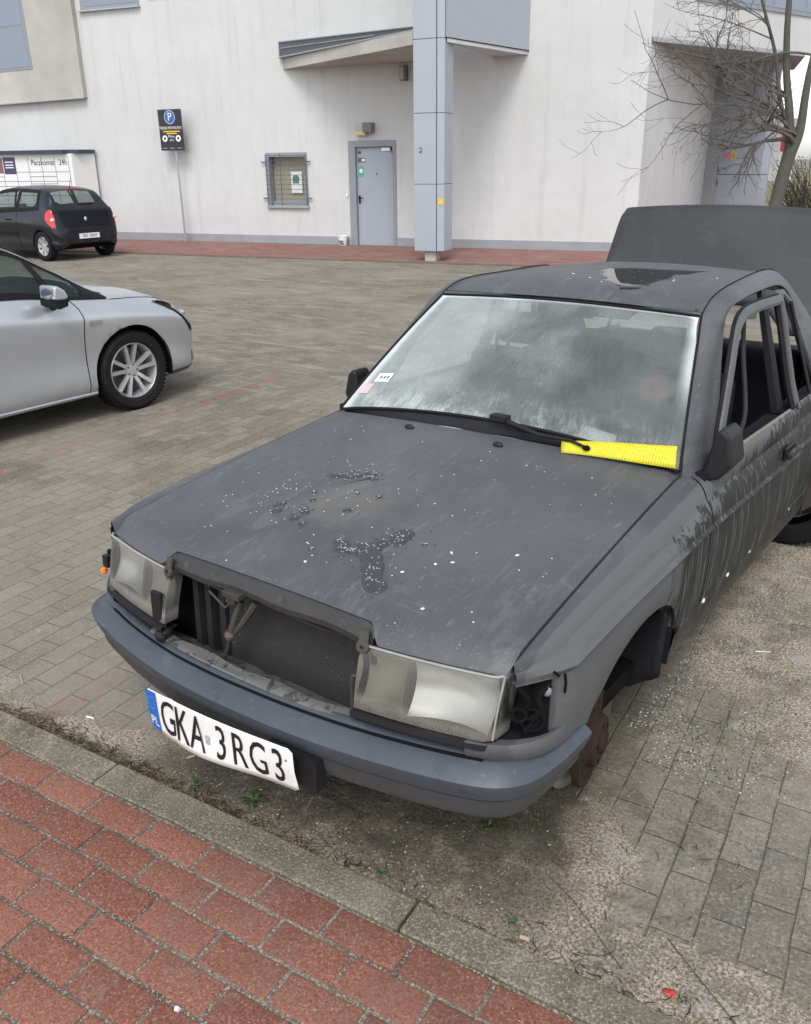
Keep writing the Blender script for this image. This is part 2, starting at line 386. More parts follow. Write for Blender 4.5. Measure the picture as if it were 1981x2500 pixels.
bld = empty('commercial_building', WO, WA)
tag(bld, 'white plastered building with grey steel door, barred window and metal clad column', 'building')
def bpart(mb, name, m, parent=bld, **k): return mb.build(name, m, parent, **k)
# main wall with door and window openings: built from butted blocks
def wallblock(mb, s0, s1, z0, z1, d=.35): mb.box((s0, 0, z0), (s1, d, z1))
w = MB(); dz0, dz1 = 0, 2.25
ds0, ds1 = -.60, .56; ws0, ws1, wz0, wz1 = -2.74, -1.655, .87, 2.03
wallblock(w, -30, ws0, 0, 9); wallblock(w, ws0, ws1, 0, wz0); wallblock(w, ws0, ws1, wz1, 9); wallblock(w, ws1, ds0, 0, 9)
wallblock(w, ds0, ds1, dz1, 9); wallblock(w, ds1, 5.85, 0, 9)
bpart(w, 'wall', PLASTER)
sk = MB(); sk.box((-30, -.03, 0), (ds0 - .03, -.0005, .205)); sk.box((ds1 + .01, -.03, 0), (5.86, -.0005, .205)); bpart(sk, 'skirting', SKIRT, bevel=.004)
# return wall, soffit, fascia, clad corner pier
rt = MB(); rt.prism([(5.851, 0), (6.63, 5.94), (6.45, 5.94), (5.65, .36)], 0, 3.87); bpart(rt, 'return_wall', PLASTER)
so = MB(); so.prism([(5.86, -.0), (8.6, 4.55), (8.4, 8), (6.2, 8), (5.86, .3)], 3.873, 3.95); bpart(so, 'soffit', flat('grey_soffit_plaster', (.33, .35, .365), .9, var=.15, scale=2))
fa = MB(); fa.prism([(5.853, -.004), (10.6, 7.86), (10.3, 8.0), (5.7, .36)], 3.951, 9); bpart(fa, 'fascia', PLASTER)
fd = Vector((4.747, 7.864, 0)).normalized(); fn = Vector((fd.y, -fd.x, 0))
FM = frame((5.853, -.004, 0), fd, (0, 0, 1))
fw = bpart(MB().box((1.25, 4.64, -.02), (7.5, 6.2, .03), FM), 'upper_window', FRAMEG)
pn = MB()
for i in range(5): pn.box((1.33 + i * 1.24, 4.72, .03), (2.49 + i * 1.24, 6.1, .036), FM)
bpart(pn, 'pane', PANE_B, fw)
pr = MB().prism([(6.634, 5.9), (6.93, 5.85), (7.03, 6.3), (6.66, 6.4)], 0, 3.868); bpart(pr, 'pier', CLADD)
pc = MB(); pc.prism([(6.936, 5.86), (7.985, 5.20), (8.15, 5.5), (7.1, 6.2)], 0, 1.395); pc.prism([(6.936, 5.86), (7.985, 5.20), (8.15, 5.5), (7.1, 6.2)], 1.41, 3.868)
pcl = bpart(pc, 'pier_cladding', CLAD)
bpart(MB().prism([(6.96, 5.87), (7.975, 5.23), (8.13, 5.5), (7.12, 6.18)], 1.394, 1.411), 'joint', BLACK, pcl)
PD = (Vector((7.985, 5.20, 0)) - Vector((6.936, 5.86, 0))).normalized(); PM = frame((6.936, 5.86, 0), PD, (0, 0, 1))
PINK = flat('pink_spray_paint', (.62, .16, .30), .6); GRAFD = flat('dark_marker', (.10, .11, .15), .6)
def scribble(mb, cx, cz, w_, h_, n, r, seed):
    rnd = random.Random(seed); pts = []
    for i in range(n): pts.append(Vector((cx + w_ * (i / (n - 1) - .5) + rnd.uniform(-.1, .1) * w_, cz + h_ * (.5 if i % 2 else -.5) * rnd.uniform(.5, 1.1), .004)))
    mb.tube([tuple(p) for p in smooth_poly(pts, 4)], r, 4, PM)
g = MB(); scribble(g, .22, 1.84, .26, .24, 9, .009, 1); bpart(g, 'spray_tag', PINK, pcl)
g = MB(); 
for a_ in ((.20, 1.55, .16, .07, 4, .008, 2), (.03, 1.50, .10, .20, 6, .005, 3), (.02, 1.20, .08, .2, 7, .005, 4), (.78, 1.80, .14, .2, 6, .003, 6)):
    g = MB(); scribble(g, *a_); bpart(g, 'marker_tag', GRAFD, pcl)
yk = MB().box((.36, 1.76, .002), (.50, 1.94, .006), PM); yo = bpart(yk, 'sticker', YELLOWS, pcl)
g = MB()
for i in range(3): g.box((.38, 1.80 + i * .04, .006), (.48, 1.812 + i * .04, .008), PM)
bpart(g, 'lettering', flat('brown_print', (.25, .12, .02), .6), yo)
# column with its triangular canopy wings
col_ = MB(); cl = [(2.09, -2.80), (2.55, -2.83), (2.68, -2.76), (2.68, -2.3), (2.09, -2.3)]
zs = [.215, 1.412, 1.42, 2.622, 2.63, 3.815, 3.823, 9]
for a, b in ((.215, 1.412), (1.420, 2.622), (2.630, 3.815), (3.823, 9)): col_.prism(cl, a, b)
co = bpart(col_, 'column', CLAD, bevel=.006)
jn = MB(); ic = [(2.10, -2.79), (2.55, -2.818), (2.67, -2.75), (2.67, -2.31), (2.10, -2.31)]
for a, b in ((1.411, 1.421), (2.621, 2.631), (3.814, 3.824)): jn.prism(ic, a, b)
jn.box((2.545, -2.8335, .22), (2.557, -2.78, 9)); bpart(jn, 'joint', BLACK, co)
g = MB().box((2.28, -2.74, 0), (2.50, -2.5, .2149)); bpart(g, 'foot', mat_concrete('pale_column_foot', (.33, .32, .29), (.45, .44, .40), .2), co)
SM2 = frame((2.09, -2.803, 0), (1, -.065, 0), (0, 0, 1))
g = MB(); g.tube([tuple(p) for p in smooth_poly([(.11, 2.03, .003), (.16, 2.05, .003), (.17, 2.0, .003), (.11, 1.975, .003), (.16, 1.965, .003)], 4)], .006, 4, SM2); bpart(g, 'marker_tag', GRAFD, co)
SM3 = frame((2.56, -2.826, 0), (.12, .066, 0), (0, 0, 1))
g = MB(); g.box((.02, 1.06, .004), (.12, 1.16, .008), SM3); bpart(g, 'sticker', YELLOWS, co)
cn = MB(); cn.prism([(-2.13, -.02), (2.085, -2.80), (2.085, -2.35), (1.5, -.004), (-2.1, -.004)], 3.74, 3.955)
can = bpart(cn, 'canopy', PLASTER_B)
cf = MB(); A0, B0 = Vector((-2.19, -.05, 0)), Vector((2.085, -2.74, 0))
cf.add([(A0.x, A0.y, 3.956), (B0.x, B0.y, 3.956), (B0.x, B0.y, 4.03), (A0.x, A0.y, 4.28), (-2.15, -.003, 3.956), (1.5, -.003, 3.956), (1.5, -.003, 4.40), (-2.15, -.003, 4.30)],
       [(0, 1, 2, 3), (4, 5, 6, 7), (0, 4, 7, 3), (1, 5, 6, 2), (3, 2, 6, 7), (0, 1, 5, 4)])
cfo = bpart(cf, 'flashing', DARKM, can)
g = MB(); g.tube([(A0.x, A0.y - .015, 3.975), (B0.x, B0.y - .015, 3.968)], .018, 6); g.tube([(A0.x, A0.y - .015, 4.275), (B0.x, B0.y - .015, 4.03)], .014, 6); g.tube([(A0.x, A0.y - .012, 4.15), (lerp(A0.x, B0.x, .75), lerp(A0.y, B0.y, .75) - .012, 4.02)], .010, 6)
bpart(g, 'flashing_edge', STEEL, can)
bm_ = MB(); bm_.prism([(2.69, -2.74), (3.47, -.004), (2.69, -.004)], 3.83, 9); wing = bpart(bm_, 'clad_wing', CLAD)
g = MB().prism([(2.70, -2.71), (3.455, -.006), (2.70, -.006)], 3.76, 3.829); bpart(g, 'soffit', PLASTER, wing)
g = MB(); WM = frame((2.69, -2.74, 0), (.78, 2.736, 0), (0, 0, 1)); g.box((0, 3.822, .001), (2.845, 3.838, .006), WM); bpart(g, 'joint', BLACK, wing)
# beige bay upper left with window, and second upper window
by = MB(); bz = 3.36
by.add([(-14, -.14, 3.215), (-7.69, -.14, 3.365), (-7.69, -.002, 3.365), (-14, -.002, 3.215), (-14, -.14, 9), (-7.69, -.14, 9), (-7.69, -.002, 9), (-14, -.002, 9)],
       [(0, 3, 2, 1), (4, 5, 6, 7), (0, 1, 5, 4), (1, 2, 6, 5), (2, 3, 7, 6), (3, 0, 4, 7)])
bay = bpart(by, 'bay', PLASTER_B)
bpart(MB().add([(-14, -.165, 3.188), (-7.67, -.165, 3.338), (-7.67, -.12, 3.338), (-14, -.12, 3.188), (-14, -.165, 3.211), (-7.67, -.165, 3.361), (-7.67, -.12, 3.361), (-14, -.12, 3.211)], [(0, 3, 2, 1), (4, 5, 6, 7), (0, 1, 5, 4), (1, 2, 6, 5), (2, 3, 7, 6), (3, 0, 4, 7)]), 'drip_edge', STEEL, bay)
BY = frame((-7.69, -.14, 0), (6.31, 0, .15), (0, 0, 1))          # bay face, x to the right ends at the corner
bwin = bpart(MB().box((-6.0, 4.08, -.03), (-1.36, 9, .012), BY), 'bay_window', FRAMEG, bay)
g = MB()
for a, b in ((-5.9, -3.66), (-3.60, -1.44)):
    for z0, z1 in ((4.14, 5.00), (5.06, 8.9)): g.box((a, z0, .012), (b, z1, .018), BY)
bpart(g, 'pane', PANE_B, bwin)
# NOTE bay window is a part of the building and its panes the next level
w2 = bpart(MB().box((-7.52, -.03, 5.22), (-5.83, -.0006, 7)), 'upper_window', FRAMEG)
g = MB(); g.box((-7.40, -.036, 5.30), (-5.93, -.030, 6.9)); bpart(g, 'pane', PANE_B, w2)
g = MB(); g.box((-7.56, -.09, 5.19), (-5.8, -.0007, 5.2195)); bpart(g, 'sill', STEEL, w2)
w3 = bpart(MB().box((-5.55, -.03, 5.34), (-3.4, -.0006, 7)), 'upper_window', FRAMEG)
g = MB(); g.box((-5.45, -.036, 5.42), (-3.5, -.030, 6.9)); bpart(g, 'pane', PANE_B, w3)
# door
dr = MB(); dr.box((ds0, -.02, 0), (-.43, .12, 2.12)); dr.box((.475, -.02, 0), (ds1, .12, 2.12)); dr.box((ds0, -.02, 2.12), (ds1, .12, 2.25))
dor = bpart(dr, 'door', FRAMEG, bevel=.005)
bpart(MB().box((ds0, .121, 0), (ds1, .18, 2.25)), 'door_backing', FRAMEG, dor)
lf = MB().box((-.425, .06, .01), (.47, .1, 2.112)); bpart(lf, 'leaf', DOORG, dor, bevel=.004)
g = MB(); g.box((-.40, .052, .93), (-.355, .06, 1.10)); g.tube([(-.378, .05, 1.05), (-.378, .0, 1.05), (-.27, .0, 1.05)], .011, 8); bpart(g, 'handle', BLACK, dor)
g = MB(); g.box((.20, .02, 2.03), (.41, .06, 2.095)); bpart(g, 'door_closer', WHITEP, dor)
g = MB(); g.box((.41, .0, 2.07), (.47, .058, 2.10)); g.box((.44, .03, 1.97), (.465, .058, 2.07)); bpart(g, 'closer_arm', BLACK, dor)
for a, b, z0, z1, m in ((-.40, -.31, 1.98, 2.03, flat('dark_sticker', (.05, .05, .07), .5)), (-.40, -.21, 1.80, 1.90, flat('maroon_sticker', (.16, .10, .10), .5)), (-.39, -.27, 1.50, 1.72, flat('green_sign', (.05, .42, .22), .5))):
    bpart(MB().box((a, .056, z0), (b, .06, z1)), 'sticker', m, dor)
g = MB(); g.ball((-.33, .054, 1.62), (.045, .006, .045), 10); bpart(g, 'sticker_mark', WHITEP, dor)
bpart(MB().box((-.30, .053, 1.825), (-.22, .056, 1.875)), 'sticker_mark', WHITEP, dor)
g = MB(); g.ball((.06, .058, 1.56), (.014, .006, .022), 8); bpart(g, 'peephole', BLACK, dor)
# barred window
wi = MB(); wi.box((ws0 + .002, .0, wz0), (ws0 + .07, .30, wz1)); wi.box((ws1 - .07, .0, wz0), (ws1 - .002, .30, wz1)); wi.box((ws0 + .07, .0, wz1 - .09), (ws1 - .07, .30, wz1 - .002)); wi.box((ws0 + .07, .12, wz0), (ws1 - .07, .30, wz0 + .10))
win = bpart(wi, 'window', FRAMEG, bevel=.004)
bpart(MB().box((ws0 + .071, .22, wz0 + .1), (ws1 - .071, .24, wz1 - .091)), 'blind', flat('cream_roller_blind', (.74, .71, .58), .7, var=.05), win)
t = mat_pane('window_glass_clear', (.12, .13, .12), .82); bpart(MB().box((ws0 + .071, .17, wz0 + .101), (ws1 - .071, .176, wz1 - .092)), 'pane', t, win)
g = MB().box((-2.19, .160, 1.15), (-1.90, .168, 1.62)); po = bpart(g, 'poster', flat('pale_poster', (.62, .68, .66), .5), win)
g = MB(); g.ball((-2.06, .159, 1.46), (.10, .004, .09), 10); g.box((-2.15, .157, 1.36), (-1.98, .160, 1.40)); bpart(g, 'poster_picture', flat('teal_print', (.10, .17, .18), .6), po)
bpart(MB().box((ws0 - .02, -.07, wz0 - .045), (ws1 + .02, .118, wz0 - .001)), 'sill', STEEL, win, bevel=.004)
g = MB(); gx = [ws0 - .02 + .03, -2.36, ws1 - .06]
for zz in [wz0 + .05 + i * .105 for i in range(11)]: g.tube([(ws0 + .0, -.05, zz), (ws1 - .0, -.05, zz)], .006, 6)
for xx in (ws0 + .02, ws0 + .40, ws1 - .02): g.tube([(xx, -.056, wz0 + .0), (xx, -.056, wz1 - .03)], .009, 6)
for zz in (wz0 + .17, wz1 - .20): g.box((ws0 - .10, -.062, zz - .014), (ws0 + .02, -.04, zz + .014)); g.box((ws1 - .02, -.062, zz - .014), (ws1 + .10, -.04, zz + .014))
bpart(g, 'window_bars', DARKM, win)
bpart(MB().box((-.672, -.045, 1.08), (-.632, -.0006, 1.15)), 'doorbell', WHITEP)

# lamps on the wall
l1 = empty('wall_lamp', BM @ Vector((-.14, 0, 2.35)), WA); tag(l1, 'boxy grey and yellowed lamp fixed above the grey steel door', 'wall lamp')
MB().box((-.205, -.16, .10), (.0, -.001, .25)).build('housing', flat('pale_lamp_housing', (.42, .42, .43), .5), l1, bevel=.006)
MB().box((.0005, -.22, .06), (.205, -.001, .255)).build('shade', flat('grey_lamp_side', (.16, .16, .165), .5), l1, bevel=.006)
MB().box((-.20, -.15, .0), (.03, -.005, .0995)).build('diffuser', flat('yellowed_diffuser', (.55, .46, .25), .4), l1, bevel=.006)
l2 = empty('wall_lamp', BM @ Vector((.78, 0, 3.40)), WA); tag(l2, 'small upright brown floodlight on the wall under the canopy beside the column', 'wall lamp')
MB().box((-.08, -.10, 0), (.04, -.001, .28)).build('housing', BROWNP, l2, bevel=.01)
MB().box((.041, -.13, -.01), (.09, -.001, .29)).build('bracket', DARKM, l2, bevel=.006)
MB().box((-.06, -.112, .02), (.02, -.1005, .26)).build('glass_cover', flat('clouded_cover', (.40, .37, .30), .4), l2)

# parking sign on a leaning-free pole
sg = empty('parking_sign', BM @ Vector((-5.0, -.30, FS_Z)), WA); tag(sg, 'black parking notice board with blue P disc on a thin steel pole', 'sign')
MB().tube([(0, 0, 0), (-.02, 0, 2.95)], .026, 10).build('pole', STEEL, sg, smooth=True)
bd = MB().box((-.395, -.05, 2.09), (.265, -.03, 2.985)).build('board', flat('black_board', (.022, .023, .032), .45, var=.1), sg, bevel=.006)
GM = frame((-.065, -.0515, 2.09), (1, 0, 0), (0, 0, 1))
g = MB(); pts = []
g.grid([[(r * math.cos(a * math.pi / 16), .725 + r * math.sin(a * math.pi / 16), 0) for a in range(32)] for r in (.0, .155)], closed_v=True, M=GM)
g.build('blue_disc', flat('sign_blue', (.03, .12, .33), .4), bd)
g = MB(); g.grid([[(r * math.cos(a * math.pi / 16), .725 + r * math.sin(a * math.pi / 16), .0012) for a in range(32)] for r in (.138, .147)], closed_v=True, M=GM); g.build('disc_ring', WHITEP, bd)
for sx in (-1, 1):
    g = MB(); g.grid([[(sx * .19 + r * math.cos(a * math.pi / 12), .265 + r * math.sin(a * math.pi / 12), .0012) for a in range(24)] for r in (.030, .072)], closed_v=True, M=GM); g.build('ring_symbol', WHITEP, bd)
for bd_, sz, y, z_, xx_ in (('TEREN PRYWATNY', .085, .49, .001, .86), ('P', .24, .725, .002, 1), ('Płatny', .075, .31, .002, 1), ('24 h', .07, .225, .002, 1)):
    text_mesh(bd_, sz, GM @ Matrix.Translation((0, y, z_)), xs=xx_, ex=.001).build('lettering', WHITEP, bd, weld=False)
g = MB(); g.box((-.22, .405, .0005), (.25, .43, .002), GM); g.box((-.13, .36, .0005), (.16, .385, .002), GM); g.build('yellow_line', YELLOWS, bd)
for xx in (-.21, .0, .21): MB().box((xx - .07, .045, .0005), (xx + .06, .06, .002), GM).build('small_print', flat('grey_print', (.3, .3, .32), .5), bd)

# parcel locker
lk = empty('parcel_locker', BM @ Vector((-7.8, -.75, FS_Z)), WA); tag(lk, 'long white parcel locker bank against the wall behind the black car', 'parcel locker')
bo = MB().prism([(-5.2, 0), (0, 0), (.15, .66), (-5.2, .66)], .0, 2.06).build('cabinet', WHITE, lk)
MB().prism([(-5.25, -.12), (-.16, -.12), (-.1, .02), (.16, .10), (.17, .68), (-5.25, .68)], 2.061, 2.15).build('roof', flat('navy_roof_sheet', (.035, .045, .065), .5), lk)
g = MB(); zs = [.35, .62, .89, 1.16, 1.43, 1.53, 1.63]
for zz in (.2, .42, .64, .86, 1.08, 1.30, 1.42, 1.64): g.box((-5.1, -.004, zz), (-.1, -.0005, zz + .012))
for i in range(12): g.box((-.12 - i * .43, -.004, .05), (-.108 - i * .43, -.0005, 2.0))
for i, zz in ((3, 1.53), (2, 1.53), (3, 1.36), (2, 1.36), (6, 1.53), (7, 1.53)): g.box((-.12 - i * .43, -.005, zz), (.31 - i * .43, -.0012, zz + .012))
g.build('door_gap', flat('gap_grey', (.16, .16, .17), .6), bo)
for wd_, xx in (('Paczkomat', -.93), ('24h', -.285)):
    text_mesh(wd_, .19, frame((xx, -.006, 1.86), (1, 0, 0), (0, 0, 1)), xs=.92).build('lettering', flat('black_print', (.03, .03, .035), .5), bo, weld=False)
pnl = MB().box((-2.23, -.006, 1.60), (-1.84, -.0012, 2.0)).build('screen_panel', flat('purple_screen_panel', (.06, .045, .12), .3), bo)
g = MB()
for zz in (1.80, 1.87, 1.74): g.box((-2.17, -.008, zz), (-1.9, -.0065, zz + .025))
g.build('lettering', WHITEP, pnl)
MB().box((-2.40, -.006, 1.62), (-2.26, -.0012, 1.98)).build('picture_panel', flat('brown_picture', (.20, .10, .09), .5), bo)

# bucket
bk = empty('paint_bucket', BM @ Vector((-.735, -.17, FS_Z)), WA); tag(bk, 'white plastic paint bucket on the pavers left of the grey door', 'bucket')
MB().lathe([(.0, .002), (.085, .002), (.115, .20), (.122, .20), (.122, .215), (.108, .215), (.08, .01), (0, .01)], 20).build('tub', WHITEP, bk, smooth=True)
g = MB(); g.box((-.055, -.112, .075), (.055, -.100, .115)); g.box((-.03, -.108, .03), (.07, -.095, .06)); g.build('print', GRAFD, bk)
g = MB(); g.tube([(-.12, 0, .19), (-.1, -.09, .10), (0, -.13, .07), (.1, -.09, .10), (.12, 0, .19)], .003, 5); g.build('handle', STEEL, bk)

# ------------------------------------------------------------------ parked hatchbacks
def paint(name, col, rough=.3, metal=.0, coat=.6, dust=.0):
    t = NT(name); v = t.coord(); f = t.noise(v, 3, 4)
    c = t.mix(f, tuple(x * .94 for x in col), tuple(min(1, x * 1.06) for x in col))
    z = t.sep(v)[2]
    c = t.mix(t.math('MULTIPLY', t.math('MULTIPLY', t.ramp(t.noise(v, 12, 5), .35, .8), t.ramp(z, .7, .15)), dust), c, (.25, .23, .19))
    t.bsdf(col=c, rough=rough, metal=metal, spec=.5, coat=coat, coatr=.05); return t.done()
SILVER = paint('silver_paint', (.50, .515, .54), .33, .55, .5, .22)
NAVY = paint('black_blue_paint', (.006, .008, .013), .22, 0, .0, .10)
WHITEC = paint('white_car_paint', (.70, .70, .70), .3, 0, .6)
CHROME = flat('bright_trim', (.62, .63, .64), .2, metal=.9, var=.03)
ALLOY = flat('silver_wheel_paint', (.50, .50, .51), .32, metal=.5, var=.06)
DISCS = flat('dull_brake_steel', (.10, .09, .085), .5, metal=.5)
LAMPG = flat('lamp_interior', (.07, .075, .08), .10, metal=.0, var=.6, scale=22, coat=.6)
REDL = flat('red_tail_lens', (.55, .02, .025), .15, coat=.5, var=.25, scale=20)
SEATM = flat('dark_seat_cloth', (.035, .033, .04), .9)

def herm(tab, x):
    n = len(tab)
    if x <= tab[0][0]: return tab[0][1]
    if x >= tab[-1][0]: return tab[-1][1]
    for i in range(n - 1):
        x0, y0 = tab[i]; x1, y1 = tab[i + 1]
        if x <= x1: break
    d = (y1 - y0) / (x1 - x0)
    def sl(j):
        if j <= 0 or j >= n - 1: return d
        a = (tab[j][1] - tab[j - 1][1]) / (tab[j][0] - tab[j - 1][0]); b = (tab[j + 1][1] - tab[j][1]) / (tab[j + 1][0] - tab[j][0])
        return 0 if a * b <= 0 else 2 * a * b / (a + b)
    m0, m1 = sl(i), sl(i + 1); h = x1 - x0; t = (x - x0) / h
    return (2*t**3 - 3*t*t + 1) * y0 + (t**3 - 2*t*t + t) * h * m0 + (-2*t**3 + 3*t*t) * y1 + (t**3 - t*t) * h * m1

class Hatch:
    # station: X, w, zf, zcr, zb, wb, wr, zr, zc
    def __init__(s, st):
        s.st = sorted(st); s.col = [[(r[0], r[k]) for r in s.st] for k in range(1, 9)]
        s.x0, s.x1 = s.st[0][0], s.st[-1][0]; s.cache = {}
    def rows(s, X):
        X = round(X, 4)
        if X in s.cache: return s.cache[X]
        w, zf, zcr, zb, wb, wr, zr, zc = [herm(c, X) for c in s.col]
        s.cache[X] = [Vector((w * .90, zf)), Vector((w * .97, zf + .10 * (zb - zf) + .02)), Vector((w * .968, lerp(zf, zcr, .55))), Vector((w, zcr)), Vector((lerp(w, wb, .35), lerp(zcr, zb, .6))), Vector((wb, zb)), Vector((wr, zr)), Vector((wr * .55, lerp(zr, zc, .82))), Vector((0, zc))]
        return s.cache[X]
    def pt(s, X, r, side=1, off=0):
        def at(X, r):
            P = s.rows(X); r = max(0, min(8, r))
            def cr(a, b, c, d, t): return .5 * ((2*b) + (c-a)*t + (2*a-5*b+4*c-d)*t*t + (3*b-3*c+d-a)*t**3)
            i = min(int(r), 7); t = r - i
            if i == 5: q = P[5].lerp(P[6], t) + Vector((.022 * 4 * t * (1 - t), 0))
            elif i < 5:
                a = P[i - 1] if i > 0 else P[0] * 2 - P[1]; d = P[i + 2] if i < 4 else P[5] * 2 - P[4]
                q = cr(a, P[i], P[i + 1], d, t)
            else:
                a = P[i - 1] if i > 6 else P[6] * 2 - P[7]; d = P[i + 2] if i < 7 else Vector((-P[7].x, P[7].y))
                q = cr(a, P[i], P[i + 1], d, t)
            return Vector((X, q.x, q.y))
        p = at(X, r)
        if off:
            e = .004; r2 = min(max(r, e), 8 - e)
            a = at(X + e, r2) - at(X - e, r2); b = at(X, r2 + e) - at(X, r2 - e); n = b.cross(a)
            if n.length > 1e-9:
                n.normalize()
                if n.dot(p - Vector((max(-1.1, min(1.1, X)), 0, .45))) < 0: n = -n
                p = p + n * off
        return Vector((p.x, p.y * side, p.z))
    def grid(s, lo, up, side, nt=14, nv=8, off=.004):
        """patch on the surface between two polylines of (X, r)"""
        def res(pl):
            L = [0]
            for a, b in zip(pl, pl[1:]): L.append(L[-1] + math.hypot(b[0] - a[0], (b[1] - a[1]) * .25))
            out = []
            for i in range(nt + 1):
                d = L[-1] * i / nt
                for j in range(len(pl) - 1):
                    if d <= L[j + 1] + 1e-9: break
                t = (d - L[j]) / max(1e-9, L[j + 1] - L[j]); out.append((lerp(pl[j][0], pl[j + 1][0], t), lerp(pl[j][1], pl[j + 1][1], t)))
            return out
        A, B = res(lo), res(up)
        return [[s.pt(lerp(a[0], b[0], j / nv), lerp(a[1], b[1], j / nv), side, off) for j in range(nv + 1)] for a, b in zip(A, B)]
    def body(s, xs, rs, cut, arches=()):
        mb = MB()
        for X in (xs[0], xs[-1]):
            L_ = [s.pt(X, r) for r in rs]; mb.add(L_ + [Vector((p.x, -p.y, p.z)) for p in L_[-2::-1]], [tuple(range(2 * len(L_) - 1))])
        for side in (1, -1):
            for i in range(len(xs) - 1):
                for j in range(len(rs) - 1):
                    xc, rc = (xs[i] + xs[i + 1]) / 2, (rs[j] + rs[j + 1]) / 2
                    q = [s.pt(xs[a], rs[b], side) for a, b in ((i, j), (i + 1, j), (i + 1, j + 1), (i, j + 1))]
                    if cut(xc, rc, s.pt(xc, rc), side): continue
                    if rc < 4.6 and any(all(math.hypot(p.x - cx, p.z - cz) < ra for p in q) for cx, cz, ra in arches): continue
                    mb.add(q, [(0, 1, 2, 3)] if side == 1 else [(3, 2, 1, 0)])
        return mb

def snap_arch(mb, centres, ra):
    vs = []
    for p in mb.v:
        p = list(p)
        for cx, cz in centres:
            d = math.hypot(p[0] - cx, p[2] - cz)
            if abs(p[1]) > .5 and d < ra * 1.09 and d > 1e-4 and p[2] < cz + ra * 1.1:
                if d < ra: k = ra / d; p[0] = cx + (p[0] - cx) * k; p[2] = cz + (p[2] - cz) * k
        vs.append(tuple(p))
    mb.v = vs

def wheel(parent, loc, side, r, rr, kind='double', width=.2, rim=ALLOY):
    """wheel standing across the car: children tyre > none, rim"""
    M = Matrix.Translation(loc) @ Matrix.Rotation(R(-90) * side, 4, 'X')
    tw = width / 2
    t = MB().lathe([(rr, -tw * .8), (rr + .01, -tw), (r - .03, -tw), (r - .008, -tw * .8), (r, -tw * .45), (r, tw * .45), (r - .008, tw * .8), (r - .03, tw), (rr + .012, tw * .96), (rr - .004, tw * .75)], 48, M)
    for k in range(60):
        a = 2 * math.pi * k / 60; A = M @ Matrix.Rotation(a, 4, 'Z')
        for z0, z1 in ((-.08, -.045), (-.035, .03), (.042, .085)):
            t.box((r - .006, -.007, z0 * width / .2), (r + .0015, .009, z1 * width / .2), A)
    wh = t.build('wheel', RUBBER, parent, smooth=True, angle=45)
    g = MB(); g.lathe([(rr - .004, tw * .74), (rr - .012, tw * .80), (rr - .022, tw * .62), (rr - .03, -tw * .6)], 40, M)
    if kind == 'double':
        for k in range(5):
            A = M @ Matrix.Rotation(2 * math.pi * k / 5 + .35, 4, 'Z')
            for s2 in (-1, 1):
                P = [(.05, s2 * .016, tw * .50), (.10, s2 * .026, tw * .60), (rr - .02, s2 * .052, tw * .76)]
                for q0, q1 in zip(P, P[1:]):
                    wd0, wd1 = .014, .015
                    g.add([(q0[0], q0[1] - wd0, q0[2] - .03), (q0[0], q0[1] + wd0, q0[2] - .03), (q1[0], q1[1] + wd1, q1[2] - .03), (q1[0], q1[1] - wd1, q1[2] - .03), (q0[0], q0[1] - wd0, q0[2]), (q0[0], q0[1] + wd0, q0[2]), (q1[0], q1[1] + wd1, q1[2]), (q1[0], q1[1] - wd1, q1[2])], [(0, 3, 2, 1), (4, 5, 6, 7), (0, 1, 5, 4), (1, 2, 6, 5), (2, 3, 7, 6), (3, 0, 4, 7)], A)
        g.lathe([(.0, tw * .5), (.03, tw * .5), (.062, tw * .47), (.066, tw * .3)], 24, M)
    else:
        for k in range(7):
            A = M @ Matrix.Rotation(2 * math.pi * k / 7, 4, 'Z')
            g.add([(.04, -.02, tw * .6), (.04, .02, tw * .6), (rr - .015, .052, tw * .78), (rr - .015, -.042, tw * .78), (.04, -.02, tw * .3), (.04, .02, tw * .3), (rr - .015, .052, tw * .5), (rr - .015, -.042, tw * .5)], [(0, 1, 2, 3), (7, 6, 5, 4), (0, 4, 5, 1), (1, 5, 6, 2), (2, 6, 7, 3), (3, 7, 4, 0)], A)
        g.lathe([(.0, tw * .7), (.05, tw * .68), (.07, tw * .5)], 24, M)
    rm = g.build('rim', rim, wh, smooth=True, angle=35)
    MB().lathe([(0, -.01), (rr - .05, -.01), (rr - .05, -.03), (0, -.03)], 32, M).build('brake', DISCS, wh)
    if kind == 'double':
        for k in range(5):
            g = MB(); a = 2 * math.pi * k / 5; g.lathe([(0, tw * .515), (.009, tw * .51), (.011, tw * .4)], 8, M @ Matrix.Translation((.045 * math.cos(a), .045 * math.sin(a), 0)))
            g.build('wheel_bolt', DARKM, wh)
    return wh

def headrests(root, xs, y=.36, z=.98):
    for X in xs:
        for sy in (1, -1):
            g = MB(); g.box((X - .08, sy * y - .24, .3), (X + .04, sy * y + .24, z - .08)); g.box((X - .05, sy * y - .12, z - .02), (X + .03, sy * y + .12, z + .16))
            g.build('seat', SEATM, root, bevel=.05, seg=3)

